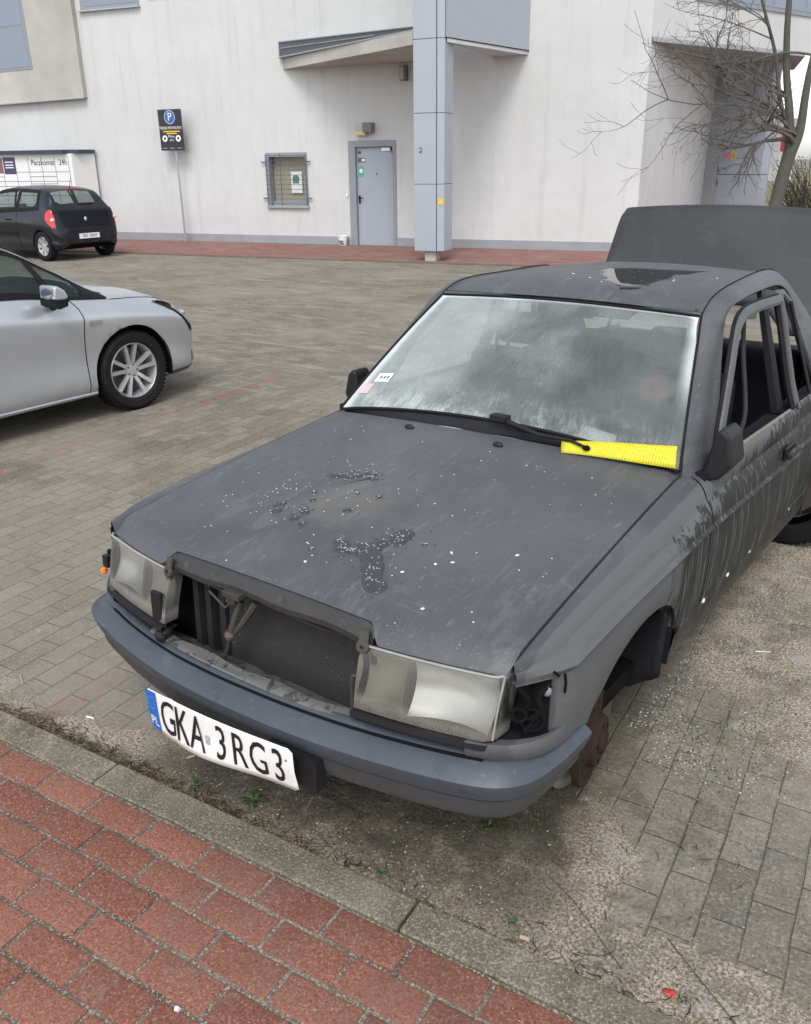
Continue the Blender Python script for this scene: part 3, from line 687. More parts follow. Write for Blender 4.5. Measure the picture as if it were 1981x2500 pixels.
# --- silver hatchback, front wheel towards the camera
A = Hatch([(-2.10, .62, .30, .60, .80, .55, .45, .84, .86), (-2.05, .76, .28, .62, .95, .66, .56, 1.0, 1.03), (-1.9, .84, .24, .66, 1.03, .72, .58, 1.18, 1.21), (-1.6, .89, .2, .68, 1.05, .77, .59, 1.33, 1.38),
           (-1.0, .90, .19, .74, 1.04, .80, .61, 1.43, 1.47), (-.3, .90, .185, .80, 1.01, .81, .62, 1.46, 1.50), (.2, .90, .185, .80, .99, .82, .63, 1.415, 1.465), (.5, .90, .185, .78, .972, .82, .645, 1.31, 1.36),
           (.85, .90, .185, .755, .925, .82, .67, 1.115, 1.17), (1.22, .90, .185, .74, .885, .80, .70, .915, .97), (1.45, .895, .19, .72, .855, .775, .62, .895, .93), (1.75, .87, .20, .68, .795, .745, .55, .84, .87), (1.95, .815, .20, .59, .70, .69, .52, .735, .765), (2.07, .71, .21, .50, .60, .58, .45, .63, .65), (2.15, .48, .24, .43, .51, .40, .34, .52, .535)])
ast = empty('silver_hatchback', (-5.105, 1.62, 0), R(90))
tag(ast, 'silver hatchback with alloy wheels parked in the bay left of the wreck', 'car')
sideA = -1   # its right-hand side faces the camera
xs = [A.x0 + (A.x1 - A.x0) * i / 150 for i in range(151)]; rs = [i / 6 for i in range(31)] + [5 + i / 10 for i in range(1, 11)] + [6 + i / 5 for i in range(1, 11)]
RA = .365
wc = [(1.33, .315), (-1.33, .315)]
winA = ((-1.55, 1.08), 5.10, 5.90)
def cutA(X, r, p, side):
    if 5.14 < r < 5.86 and -1.5 < X < 1.0 + (5.14 - r) * .1: return True
    if r > 6.66 and .28 < X < 1.12: return True
    if r > 6.66 and -1.85 < X < -1.55: return True
    return False
mb = A.body(xs, rs, cutA, [(a, b, RA) for a, b in wc]); snap_arch(mb, wc, RA)
abody = mb.build('body', SILVER, ast, smooth=True, angle=50)
MB().box((-2.0, -.70, .2), (1.98, .70, .45)).build('underbody', BLACK, ast)
for sd in (1, -1):
    for cx, cz in wc:
        wheel(ast, (cx, sd * .775, cz), sd, .316, .226, 'double', .20)
        g = MB(); g.grid([[(cx + (RA + .004) * math.cos(a * math.pi / 20 - .25), y, cz + (RA + .004) * math.sin(a * math.pi / 20 - .25)) for a in range(24)] for y in (sd * .868, sd * .5)]); g.build('wheel_arch_liner', BLACK, ast, smooth=True)
    # windows: black surround ring plus glass
    for nm, x0, x1 in (('front', -.30, 1.10), ('rear', -1.5, -.36)):
        top = lambda X: 5.93
        lo = [(x0, 5.06), (x1 + .02, 5.06)]; up = [(x0, 5.94), (x1 - .03, 5.94)]
        g = MB(); g.grid(A.grid([(x0, 5.0), (x1 + .1, 5.0)], [(x0, 5.13), (x1, 5.13)], sd, 24, 2, .006)); g.grid(A.grid([(x0, 5.86), (x1, 5.86)], [(x0, 5.97), (x1, 5.97)], sd, 24, 2, .006)); g.grid(A.grid([(x0 - .03, 5.06), (x0 - .03, 5.95)], [(x0 + .03, 5.06), (x0 + .03, 5.95)], sd, 8, 2, .006))
        if nm == 'front': g.grid(A.grid([(.72, 5.1), (.60, 5.9)], [(.79, 5.1), (.67, 5.9)], sd, 8, 2, .007)); g.grid(A.grid([(.98, 5.12), (.96, 5.88)], [(1.2, 5.05), (1.2, 5.95)], sd, 6, 3, .007))
        g.build('window_trim', RUBBER, ast, smooth=True)
        MB().grid(A.grid([(x0, 5.1), (x1, 5.1)], [(x0, 5.9), (x1, 5.9)], sd, 24, 6, .001)).build('window', CARGLASS, ast, smooth=True)
    g = MB(); pl = [A.pt(-1.5 + 2.72 * i / 40, 6.02, sd, .006) for i in range(41)]; g.tube(pl, .008, 6); g.build('roof_seal', RUBBER, ast)
    g = MB(); pl = [A.pt(-1.5 + 2.72 * i / 40, 5.96, sd, .012) for i in range(41)]; g.tube(pl, .006, 6); g.build('window_strip', CHROME, ast)
    g = MB()
    for path in ([(.905, .4), (.90, 2.6), (.915, 3.2), (.90, 4.0), (.86, 4.98)], [(-.30, .4), (-.31, 4.98)], [(1.22, 5.0), (1.45, 5.25), (1.70, 5.5), (1.90, 5.7)]):
        P = []
        for a, b in zip(path, path[1:]):
            for k in range(8): P.append(A.pt(lerp(a[0], b[0], k / 8), lerp(a[1], b[1], k / 8), sd, .0005))
        P.append(A.pt(*path[-1], sd, .0005)); g.tube(P, .0035, 5)
    g.build('panel_gap', BLACK, ast)
    g = MB(); g.grid(A.grid([(1.65, 4.8), (1.82, 3.75), (1.99, 2.8)], [(1.72, 5.03), (1.91, 5.02), (2.06, 4.8)], sd, 16, 10, .006)); hl = g.build('headlight', LAMPG, ast, smooth=True)
    g = MB(); g.grid(A.grid([(1.62, 4.75), (1.81, 3.62), (1.98, 2.65)], [(1.65, 4.86), (1.82, 3.8), (1.99, 2.85)], sd, 16, 2, .008)); g.grid(A.grid([(1.66, 4.8), (1.80, 4.2)], [(1.70, 5.0), (1.84, 4.95)], sd, 8, 3, .009)); g.build('headlight_bezel', BLACK, hl, smooth=True)
    g = MB(); g.ball(A.pt(1.93, 4.3, sd, -.004), (.05, .022, .035), 10); g.build('projector', CHROME, hl, smooth=True)
    g = MB(); g.grid(A.grid([(.955, 2.86), (1.06, 2.94)], [(.96, 3.08), (1.065, 3.08)], sd, 6, 3, .006)); g.build('side_repeater', CHROME, ast, smooth=True)
    g = MB(); g.tube([A.pt(lerp(-.95, .97, i / 20), .42, sd, .008) for i in range(21)], .011, 6); g.build('sill_strip', CHROME, ast)
    g = MB(); g.grid(A.grid([(1.62, .0), (2.15, .0)], [(1.66, .45), (2.15, .5)], sd, 16, 3, .005)); g.build('front_lip', DARKM, ast, smooth=True)
    g = MB(); g.grid(A.grid([(1.98, 1.0), (2.10, 1.0)], [(2.0, 1.7), (2.12, 1.7)], sd, 6, 3, .006)); g.build('fog_lamp_bezel', CHROME, ast, smooth=True)
    for hx in (-.20, -1.1):
        g = MB(); g.tube([A.pt(hx, 3.55, sd, .0), A.pt(hx + .02, 3.55, sd, .04), A.pt(hx + .18, 3.55, sd, .04), A.pt(hx + .2, 3.55, sd, .0)], .011, 6); g.build('door_handle', SILVER, ast, smooth=True)
    # mirror
    bx, by_, bz_ = .64, sd * .99, 1.0
    g = MB(); g.prism([(bx - .05, bz_ - .025), (bx - .047, bz_ + .06), (bx - .02, bz_ + .072), (bx + .035, bz_ + .035), (bx + .06, bz_ - .015), (bx + .03, bz_ - .03)], by_ - .095, by_ + .095, Matrix(((1, 0, 0, 0), (0, 0, 1, 0), (0, 1, 0, 0), (0, 0, 0, 1)))); mi = g.build('mirror', SILVER, ast, bevel=.022, seg=4, smooth=True)
    g = MB(); g.prism([(bx - .053, bz_ - .068), (bx - .053, bz_ - .027), (bx + .058, bz_ - .027), (bx + .045, bz_ - .075), (bx - .02, bz_ - .09)], by_ - .09, by_ + .09, Matrix(((1, 0, 0, 0), (0, 0, 1, 0), (0, 1, 0, 0), (0, 0, 0, 1)))); g.tube([(bx + .02, by_ - sd * .06, bz_ - .07), (bx + .08, sd * .83, .885)], .028, 8); g.build('mirror_base', RUBBER, mi, smooth=True)
    g = MB(); g.ball((bx - .049, by_, bz_ + .012), (.004, .075, .04), 12); g.build('mirror_glass', PANE, mi, smooth=True)
g = MB(); g.grid(A.grid([(.28, 6.6), (1.13, 6.6)], [(.28, 8), (1.13, 8)], 1, 16, 8, .003)); g.grid(A.grid([(.28, 6.6), (1.13, 6.6)], [(.28, 8), (1.13, 8)], -1, 16, 8, .003)); g.build('windscreen', CARGLASS, ast, smooth=True)
g = MB(); g.grid(A.grid([(-1.86, 6.6), (-1.54, 6.6)], [(-1.86, 8), (-1.54, 8)], 1, 8, 8, .003)); g.grid(A.grid([(-1.86, 6.6), (-1.54, 6.6)], [(-1.86, 8), (-1.54, 8)], -1, 8, 8, .003)); g.build('rear_window', CARGLASS, ast, smooth=True)
headrests(ast, (-.05, -.95))
g = MB(); g.lathe([(.175, 0), (.19, .012), (.19, -.012), (.175, 0)], 24, Matrix.Translation((.50, .36, .93)) @ Matrix.Rotation(R(70), 4, 'Y')); g.build('steering_wheel', RUBBER, ast, smooth=True)
MB().box((.62, -.74, .6), (1.15, .74, .88)).build('dashboard', RUBBER, ast, bevel=.06)

# --- black hatchback seen from behind
B = Hatch([(-1.80, .52, .32, .46, .58, .47, .40, .62, .63), (-1.785, .66, .27, .46, .60, .61, .50, .655, .665), (-1.74, .735, .255, .52, .72, .69, .575, .80, .815), (-1.69, .765, .24, .56, .90, .71, .58, .965, .98), (-1.63, .775, .23, .60, .985, .715, .575, 1.05, 1.065), (-1.47, .785, .21, .66, 1.0, .715, .555, 1.265, 1.29), (-1.34, .79, .20, .68, .99, .715, .545, 1.335, 1.375), (-.95, .80, .19, .70, .96, .72, .55, 1.385, 1.425),
           (-.3, .80, .18, .72, .925, .73, .555, 1.40, 1.44), (.2, .80, .18, .71, .90, .735, .56, 1.36, 1.40), (.6, .80, .18, .69, .88, .735, .58, 1.18, 1.22), (1.0, .79, .18, .66, .86, .72, .60, .95, .98), (1.4, .77, .2, .62, .78, .68, .52, .86, .88), (1.7, .66, .2, .55, .66, .56, .44, .70, .72), (1.85, .45, .24, .45, .55, .4, .34, .57, .58)])
def hatch_small(root, PAINT, wkind='cover'):
    H = B; wcB = [(1.28, .292), (-1.28, .292)]; ra = .325
    xs = [-1.80, -1.795, -1.785, -1.77, -1.755, -1.74, -1.725, -1.71, -1.69, -1.67, -1.65, -1.63, -1.60, -1.57, -1.54, -1.50, -1.47, -1.44, -1.40, -1.37, -1.34] + [-1.31 + i * .035 for i in range(91)]
    xs = [x for x in xs if x <= 1.85]; rsB = [i / 5 for i in range(26)] + [5 + i / 8 for i in range(1, 9)] + [6 + i / 5 for i in range(1, 11)]
    def cut(X, r, p, side):
        if 5.16 < r < 5.84 and (-1.20 + (r - 5.16) * .12 < X < -.52 or -.42 < X < .85): return True
        if r > 6.3 and (.22 < X < .95 or -1.61 < X < -1.39): return True
        return False
    mb = H.body(xs, rsB, cut, [(a, b, ra) for a, b in wcB]); snap_arch(mb, wcB, ra); mb.build('body', PAINT, root, smooth=True, angle=50)
    MB().box((-1.62, -.62, .22), (1.7, .62, .46)).build('underbody', BLACK, root)
    for sd in (1, -1):
        for cx, cz in wcB:
            wheel(root, (cx, sd * .69, cz), sd, .294, .195, wkind, .185)
            g = MB(); g.grid([[(cx + (ra + .003) * math.cos(a * math.pi / 20 - .25), y, cz + (ra + .003) * math.sin(a * math.pi / 20 - .25)) for a in range(24)] for y in (sd * .765, sd * .45)]); g.build('wheel_arch_liner', BLACK, root, smooth=True)
        for x0, x1 in ((-1.22, -.50), (-.44, .92)):
            MB().grid(H.grid([(x0, 5.1), (x1, 5.1)], [(x0 + .08, 5.9), (x1 - .05, 5.9)], sd, 18, 6, .002)).build('window', CARGLASS, root, smooth=True)
            g = MB(); g.grid(H.grid([(x0 - .02, 5.02), (x1 + .04, 5.02)], [(x0 - .02, 5.18), (x1 + .04, 5.18)], sd, 18, 2, .004)); g.grid(H.grid([(x0 + .02, 5.83), (x1, 5.83)], [(x0 + .02, 5.96), (x1, 5.96)], sd, 18, 2, .004))
            g.grid(H.grid([(x0 - .03, 5.05), (x0 + .04, 5.95)], [(x0 + .05, 5.05), (x0 + .12, 5.95)], sd, 6, 2, .004)); g.grid(H.grid([(x1 - .04, 5.05), (x1 - .08, 5.95)], [(x1 + .05, 5.05), (x1 + .01, 5.95)], sd, 6, 2, .004)); g.build('window_trim', RUBBER, root, smooth=True)
        g = MB()
        for path in ([(-.47, .4), (-.50, 2.5), (-.48, 4.98)], [(.88, .4), (.86, 3), (.80, 4.98)]):
            g.tube([H.pt(lerp(a[0], b[0], k / 8), lerp(a[1], b[1], k / 8), sd, .0005) for a, b in zip(path, path[1:]) for k in range(9)], .004, 5)
        g.build('panel_gap', BLACK, root)
        g = MB(); g.grid(H.grid([(-.45, 1.95), (.85, 1.95)], [(-.45, 2.25), (.85, 2.25)], sd, 12, 2, .008)); g.build('side_moulding', RUBBER, root, smooth=True)
        g = MB(); g.grid(H.grid([(-1.50, 3.75), (-1.60, 3.45), (-1.70, 3.5), (-1.745, 4.2)], [(-1.50, 4.55), (-1.585, 5.05), (-1.66, 5.25), (-1.72, 5.2)], sd, 14, 8, .006)); tl = g.build('tail_light', REDL, root, smooth=True)
        g = MB(); g.ball(H.pt(-1.70, 4.45, sd, .004), (.03, .055, .04), 10); g.build('reversing_lens', flat('clear_lens', (.75, .55, .55), .2), tl, smooth=True)
        g = MB(); g.ball((.62, sd * .90, .98), (.06, .10, .07), 12); g.tube([(.64, sd * .84, .95), (.66, sd * .74, .90)], .025, 6); g.build('mirror', PAINT, root, smooth=True)
        g = MB(); g.tube([H.pt(-.30, 3.5, sd, 0), H.pt(-.28, 3.5, sd, .035), H.pt(-.14, 3.5, sd, .035), H.pt(-.12, 3.5, sd, 0)], .012, 6); g.build('door_handle', RUBBER, root, smooth=True)
        g = MB(); g.grid(H.grid([(1.40, 3.6), (1.66, 3.4)], [(1.42, 4.8), (1.68, 4.7)], sd, 8, 6, .006)); g.build('headlight', LAMPG, root, smooth=True)
    for nm, x0, x1 in (('rear_window', -1.615, -1.385), ('windscreen', .21, .96)):
        g = MB()
        for sd in (1, -1): g.grid(H.grid([(x0, 6.22), (x1, 6.22)], [(x0, 8), (x1, 8)], sd, 10, 8, .004))
        g.build(nm, CARGLASS, root, smooth=True)
    g = MB()
    for sd in (1, -1): g.grid(H.grid([(-1.40, 7.3), (-1.36, 7.3)], [(-1.40, 8), (-1.36, 8)], sd, 3, 4, .012))
    g.build('brake_light', flat('dark_red_lens', (.22, .015, .02), .2), root, smooth=True)
    g = MB(); g.tube([(-1.33, 0, 1.37), (-1.36, 0, 1.42), (-1.45, 0, 1.62)], [.012, .008, .003], 6); g.build('aerial', RUBBER, root)
    g = MB(); g.tube([(-1.62, .05, 1.09), (-1.63, -.30, 1.085)], .008, 5); g.build('rear_wiper', RUBBER, root)
    g = MB(); g.tube([(-1.806, -.42, .605), (-1.806, .42, .605)], .006, 5); g.tube([(-1.80, -.50, .335), (-1.812, 0, .33), (-1.80, .50, .335)], .010, 5); g.build('bumper_seam', BLACK, root)
    g = MB(); g.ball((-1.752, 0, .80), (.012, .036, .05), 8); g.build('badge', CHROME, root)
    PM2 = frame((-1.812, 0, .475), (0, -1, 0), (0, 0, 1))
    pl = MB().box((-.24, -.05, -.008), (.24, .05, .0), PM2).build('number_plate', WHITEP, root)
    for wd_, xx in (('GKS', -.105), ('56KW', .095)):
        text_mesh(wd_, .085, PM2 @ Matrix.Translation((xx, 0, .001)), xs=.80).build('lettering', BLACK, pl, weld=False)
    headrests(root, (.0, -.85), .33, .92)
cli = empty('black_hatchback', (-16.63, 10.0, 0), R(180))
tag(cli, 'black three-door hatchback with red tail lights in front of the white parcel lockers', 'car')
hatch_small(cli, NAVY)


# ------------------------------------------------------------------ the wreck (built in its own frame: x to the photograph's right, y to the rear)
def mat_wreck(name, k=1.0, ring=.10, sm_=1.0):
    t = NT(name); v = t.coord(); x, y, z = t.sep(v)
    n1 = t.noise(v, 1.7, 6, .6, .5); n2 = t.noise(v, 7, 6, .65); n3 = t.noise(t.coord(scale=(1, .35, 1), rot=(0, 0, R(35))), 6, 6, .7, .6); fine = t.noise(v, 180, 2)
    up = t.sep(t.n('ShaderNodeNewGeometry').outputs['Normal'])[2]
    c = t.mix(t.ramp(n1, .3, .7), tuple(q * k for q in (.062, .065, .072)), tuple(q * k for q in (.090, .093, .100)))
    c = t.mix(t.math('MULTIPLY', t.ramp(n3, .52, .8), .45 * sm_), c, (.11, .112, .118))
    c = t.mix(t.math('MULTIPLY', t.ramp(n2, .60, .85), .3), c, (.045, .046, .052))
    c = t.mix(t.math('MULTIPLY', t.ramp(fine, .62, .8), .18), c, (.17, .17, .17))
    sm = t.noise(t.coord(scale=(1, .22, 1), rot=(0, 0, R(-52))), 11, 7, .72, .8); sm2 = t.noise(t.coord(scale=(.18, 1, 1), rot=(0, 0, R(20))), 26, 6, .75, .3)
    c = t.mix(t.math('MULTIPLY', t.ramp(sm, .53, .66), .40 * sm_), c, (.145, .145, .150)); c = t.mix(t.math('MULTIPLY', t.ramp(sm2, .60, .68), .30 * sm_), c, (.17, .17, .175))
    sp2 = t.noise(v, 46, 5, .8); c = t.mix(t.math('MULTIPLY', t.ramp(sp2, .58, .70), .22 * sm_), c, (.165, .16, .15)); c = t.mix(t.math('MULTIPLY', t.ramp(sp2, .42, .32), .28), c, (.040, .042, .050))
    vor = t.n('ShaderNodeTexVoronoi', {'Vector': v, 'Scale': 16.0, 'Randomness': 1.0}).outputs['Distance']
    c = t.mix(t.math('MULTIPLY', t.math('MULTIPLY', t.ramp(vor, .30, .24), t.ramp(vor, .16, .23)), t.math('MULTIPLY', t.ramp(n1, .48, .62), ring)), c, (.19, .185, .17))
    for rz_, sc_ in ((28, 70), (-40, 55), (80, 85)):
        c = t.mix(t.math('MULTIPLY', t.ramp(t.noise(t.coord(scale=(1, .035, 1), rot=(0, 0, R(rz_))), sc_, 3, .6), .66, .71), .30 * sm_), c, (.22, .22, .22))
    # yellowish dried mud ring on the bonnet
    def dist(cx, cy, rx, ry):
        a = t.math('DIVIDE', t.math('SUBTRACT', x, cx), rx); b = t.math('DIVIDE', t.math('SUBTRACT', y, cy), ry)
        return t.math('SQRT', t.math('ADD', t.math('MULTIPLY', a, a), t.math('MULTIPLY', b, b)))
    d = t.math('ADD', dist(-.08, .58, .17, .16), t.math('MULTIPLY', t.math('SUBTRACT', n2, .5), 1.1))
    c = t.mix(t.math('MULTIPLY', t.ramp(d, 1.05, .5), .30), c, (.17, .155, .115))
    # thin road dust on the flanks and rain tracks washed through it
    side = t.math('GREATER_THAN', t.math('ABSOLUTE', x), .755)
    vn = t.sep(t.n('ShaderNodeVectorMath', {0: t.n('ShaderNodeNewGeometry').outputs['Normal']}, operation='ABSOLUTE').outputs[0])[0]
    c = t.mix(t.math('MULTIPLY', side, .75), c, t.mix(n2, (.100, .104, .107), (.125, .127, .126)))
    wv = t.coord(scale=(1, 1, .045), rot=(R(7), 0, 0))
    s1 = t.noise(wv, 26, 4, .75); s2 = t.noise(t.coord(scale=(1, 1, .03), rot=(R(7), 0, 0), loc=(3, 1, 0)), 60, 3, .6)
    edge = t.math('ADD', z, t.math('MULTIPLY', t.math('SUBTRACT', t.noise(t.coord(scale=(1, 1, .02)), 40, 2), .5), .22))
    # wash zone: behind the arch, below the window sill; tongues reach above the crease
    reach = t.math('MULTIPLY_ADD', t.math('MINIMUM', y, 2.2), .14, .60)
    zone = t.math('MULTIPLY', t.ramp(t.math('ADD', y, t.math('MULTIPLY', t.math('SUBTRACT', s1, .5), .5)), .98, 1.12), t.math('MULTIPLY', side, t.math('LESS_THAN', edge, reach)))
    c = t.mix(t.math('MULTIPLY', zone, t.math('MULTIPLY', t.ramp(s1, .32, .43), .97)), c, (.020, .021, .021))
    c = t.mix(t.math('MULTIPLY', zone, t.math('MULTIPLY', t.ramp(s2, .55, .68), .62)), c, (.17, .167, .155))
    low = t.math('MULTIPLY', side, t.ramp(t.math('ADD', z, t.math('MULTIPLY', n2, .1)), .45, .34))
    c = t.mix(t.math('MULTIPLY', low, .7), c, (.115, .105, .092))
    nrm = t.bump(t.noise(v, 1.3, 3), .10, .03); nrm = t.bump(fine, .06, .002, nrm)
    t.bsdf(col=c, rough=t.mix(n2, (.40, .40, .40), (.58, .58, .58)), spec=t.math('MULTIPLY_ADD', side, -.25, .45), normal=nrm); return t.done()
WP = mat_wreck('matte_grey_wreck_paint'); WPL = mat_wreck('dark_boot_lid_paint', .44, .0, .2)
def mat_bumper():
    t = NT('blue_grey_bumper_plastic'); v = t.coord(); n2 = t.noise(v, 9, 6, .7, .4); n3 = t.noise(v, 3, 4)
    c = t.mix(n3, (.040, .050, .063), (.070, .083, .099)); sc = t.noise(t.coord(scale=(.25, 1, 1)), 60, 4, .7); c = t.mix(t.math('MULTIPLY', t.ramp(n2, .55, .8), .5), c, (.13, .14, .15)); c = t.mix(t.math('MULTIPLY', t.ramp(sc, .60, .75), .4), c, (.17, .18, .185)); c = t.mix(t.math('MULTIPLY', t.ramp(n2, .46, .25), .7), c, (.026, .032, .042))
    t.bsdf(col=c, rough=.48, spec=.5, normal=t.bump(t.noise(v, 120, 2), .06, .002)); return t.done()
BMP = mat_bumper()
GUNK = flat('dirty_dark_steel', (.05, .047, .042), .6, var=.5, scale=30, bump=.4)
LIPM = flat('bare_lip_steel', (.034, .033, .032), .5, var=.35, scale=20, bump=.2)
def mat_panel():
    t = NT('stained_front_panel'); v = t.coord(); n = t.noise(v, 17, 5, .6, .8); n2 = t.noise(v, 60, 4, .7)
    c = t.mix(n2, (.09, .09, .088), (.15, .15, .145)); c = t.mix(t.ramp(n, .53, .58), c, t.mix(n2, (.030, .027, .022), (.07, .06, .045)))
    t.bsdf(col=c, rough=.55, normal=t.bump(n2, .2, .002)); return t.done()
PANELM = mat_panel()
RUST = flat('rusty_brake_iron', (.034, .020, .0155), .85, spec=.2, var=.45, scale=25, bump=.5)
TRIMB = flat('black_trim', (.013, .013, .015), .5, spec=.3, var=.4)
CLOTH = flat('purple_black_upholstery', (.016, .014, .020), .95, spec=.1, var=.4)
LINER = flat('black_arch_liner', (.009, .010, .012), .7, spec=.25, var=.5, bump=.4)

wr = empty('wrecked_sedan', (0, 0, .0763))
Mc = Matrix(((.9999974, 0, .0022719), (-.0000789, .9993972, .0347155), (-.0022705, -.0347156, .9993947))).to_4x4(); Mc.translation = (0, 0, .0763)
wr.matrix_world = Mc
tag(wr, 'abandoned matte dark grey sedan with missing grille, no front wheel and an open boot lid', 'car')
def wp(mb, name, m, parent=wr, **k): return mb.build(name, m, parent, **k)

HZC = [(.10, .729), (.15, .7365), (.3, .766), (.7, .829), (1.1, .882), (1.33, .907)]
def hw(y): return lerp(.722, .697, max(0, min(1, (y - .19) / 1.11)))
def hz(x, y): return herm(HZC, y) - .020 * (abs(x) / .71) ** 2.4
def yfront(x):
    a = abs(x); base = interp([(.40, .118), (.50, .134), (.60, .156), (.68, .177), (.725, .192)], a)
    k = max(0, min(1, (a - .355) / .05)); k = k * k * (3 - 2 * k)
    return lerp(.147, base, k), k
def yrear(x): return 1.262 + .045 * max(0, min(1, (x + .7) / 1.4)) - .012 * (1 - (x / .7) ** 2)
# bonnet
xs = sorted(set([-.722 + i * .03 for i in range(49)] + [s * (.345 + .0075 * i) for i in range(11) for s in (-1, 1)]))
xs = [x for x in xs if abs(x) <= .7221]; xs[0], xs[-1] = -.722, .722
P = []
for x in xs:
    yf, k = yfront(x); yr = yrear(x); u = x / .722; row = []
    for j in range(41):
        t_ = (j / 40) ** 1.5; y = lerp(yf, yr, t_); X = u * hw(y); d = y - yf
        z = hz(X, y) - k * .036 * max(0, 1 - d / .075) ** 2.2
        e = max(0, (abs(u) - .965) / .035); z -= .006 * e * e
        if j == 0: row.append((X, y + .012, z - .018))
        row.append((X, y, z))
    row.append((u * hw(yr), yr + .004, row[-1][2] - .02)); P.append(row)
P = [[(p[0] + math.copysign(.003, p[0]), p[1], p[2] - .022) for p in P[0]]] + P + [[(p[0] + .001, p[1], p[2] - .022) for p in P[-1]]]
hood = wp(MB().grid(P), 'bonnet', WP, smooth=True, angle=50, thick=.0)
# flange of the missing grille
g = MB(); L = []
for x in [-.385 + .77 * i / 44 for i in range(45)]:
    yf, k = yfront(x); z0 = hz(x, yf) - k * .03; e = max(0, (abs(x) - .33) / .055); w_ = .036 + .004 * math.sin(x * 20)
    L.append([(x, yf + .002, z0 - .004), (x, yf - .006, z0 - .008), (x, yf - .026 + .012 * e * e, z0 - w_ - .012 * e), (x, yf - .024 + .012 * e * e, z0 - w_ - .018 - .02 * e), (x, yf + .01, z0 - w_ - .022 - .02 * e)])
g.grid(L); lip = wp(g, 'grille_flange', LIPM, hood, smooth=True, angle=35)
for sx in (-1, 1):
    g = MB(); M = frame((sx * .362, .108, .672), (1, .15 * sx, 0), (0, .25, 1))
    g.lathe([(.006, 0), (.017, 0), (.019, .004), (.017, .009), (.006, .009)], 14, M @ Matrix.Translation((0, .008, -.004))); g.box((-.012, .015, -.003), (.014, .05, .003), M); wp(g, 'mounting_tab', GUNK, hood)
for xx in (-.19, .07, .28, -.30):
    yf, k = yfront(xx); g = MB(); M = frame((xx, yf - .018, hz(xx, yf) - .026), (1, 0, 0), (0, .5, 1))
    g.lathe([(0, .003), (.006, .003), (.006, .0015), (.012, .001), (.012, 0)], 10, M); wp(g, 'flange_clip', GUNK, hood)
for xx, yy in ((-.288, 1.196), (.096, 1.19)):
    g = MB(); g.ball((xx, yy, hz(xx, yy) + .004), (.021, .012, .011), 12); wp(g, 'washer_nozzle', TRIMB, hood, smooth=True)

# front wing, doors and quarter as lofted skins
CREZ = [(.19, .684), (.29, .688), (.42, .698), (.74, .712), (1.1, .717), (1.33, .722), (2.3, .722), (3.0, .712), (4.0, .69)]
SHZ = [(.19, .699), (.30, .717), (.42, .734), (.74, .752), (1.07, .765), (1.42, .812), (2.3, .822), (3.0, .82), (4.0, .80)]
ARCH = [(.46, .455), (.505, .475), (.561, .503), (.60, .527), (.642, .548), (.685, .564), (.73, .577), (.79, .588), (.846, .592), (.92, .588), (.994, .573), (1.04, .553), (1.075, .528), (1.097, .50), (1.110, .465), (1.113, .44)]
def side_pt(y, r, low, top):
    """r 0 top .. 4 low"""
    zs, zc = herm(SHZ, y), herm(CREZ, y)
    sh = Vector((.782 + .006 * min(1, y), zs)); cr = Vector((.829, zc)); c2 = Vector((.8145, zc - .020)); lo = Vector((low[0], low[1])); tp = Vector(top)
    bul = lambda t: Vector((.010 * math.sin(math.pi * t), 0))
    if r <= 1:
        q = tp.lerp(sh, r); return q + Vector((.009, .013)) * math.sin(math.pi * r)
    if r <= 2:
        t = r - 1; up = Vector((.8175, zc + .012))
        if t < .93: t /= .93; return sh.lerp(up, t) + Vector((.006, .002)) * math.sin(math.pi * t)
        return up.lerp(cr, (t - .93) / .07)
    if r <= 2.2: return cr.lerp(c2, (r - 2) / .2)
    t = (r - 2.2) / 1.8; return c2.lerp(lo, t) + Vector((.008, 0)) * math.sin(math.pi * t)
RS = [0, .12, .3, .5, .7, .88, 1, 1.2, 1.4, 1.6, 1.8, 1.93, 2, 2.07, 2.2, 2.5, 2.8, 3.1, 3.4, 3.7, 3.88, 4]
def skin(ys, low, top, side, inner=True, dx=lambda y: 0):
    P = []
    for y in ys:
        lo, tp = low(y), top(y); row = []; sq = interp([(.19, .12), (.215, .30), (.24, .47), (.265, .64), (.29, .80), (.33, 1)], y)
        for r in RS:
            q = side_pt(y, r, lo, tp); row.append((side * (tp[0] + (q.x - tp[0]) * sq + dx(y)), y, q.y))
        if inner: lx = tp[0] + (lo[0] - tp[0]) * sq; row.append((side * (lx - .012), y, lo[1] + .004)); row.append((side * (lx - .05 * sq), y, lo[1] + .008))
        row.insert(0, (side * (tp[0] - .012), y, tp[1] - .03))
        P.append(row)
    return MB().grid(P)
def frange(a, b, n): return [a + (b - a) * i / n for i in range(n + 1)]
def wtop(y): return (hw(y) + .0075 if y < 1.3 else lerp(.7045, .745, min(1, (y - 1.3) / .12)), (hz(hw(y), y) - .008) if y < 1.3 else lerp(hz(.697, 1.3) - .008, .868, min(1, (y - 1.3) / .12)))
def wlow(y):
    if y < .288: return (.81, lerp(.672, .668, (y - .19) / .1))
    if y < .30: return (.808, .505)
    if y <= .46: return (.812, lerp(.50, .455, (y - .3) / .16))
    if y <= 1.113: return (.806, interp(ARCH, y))
    return (.808, .442)
WYS = [.192, .22, .25, .287, .2895, .30, .33, .37, .42, .46] + [a[0] for a in ARCH[1:]] + [1.1135, 1.15, 1.2, 1.26, 1.328]
def nose(y): return 0
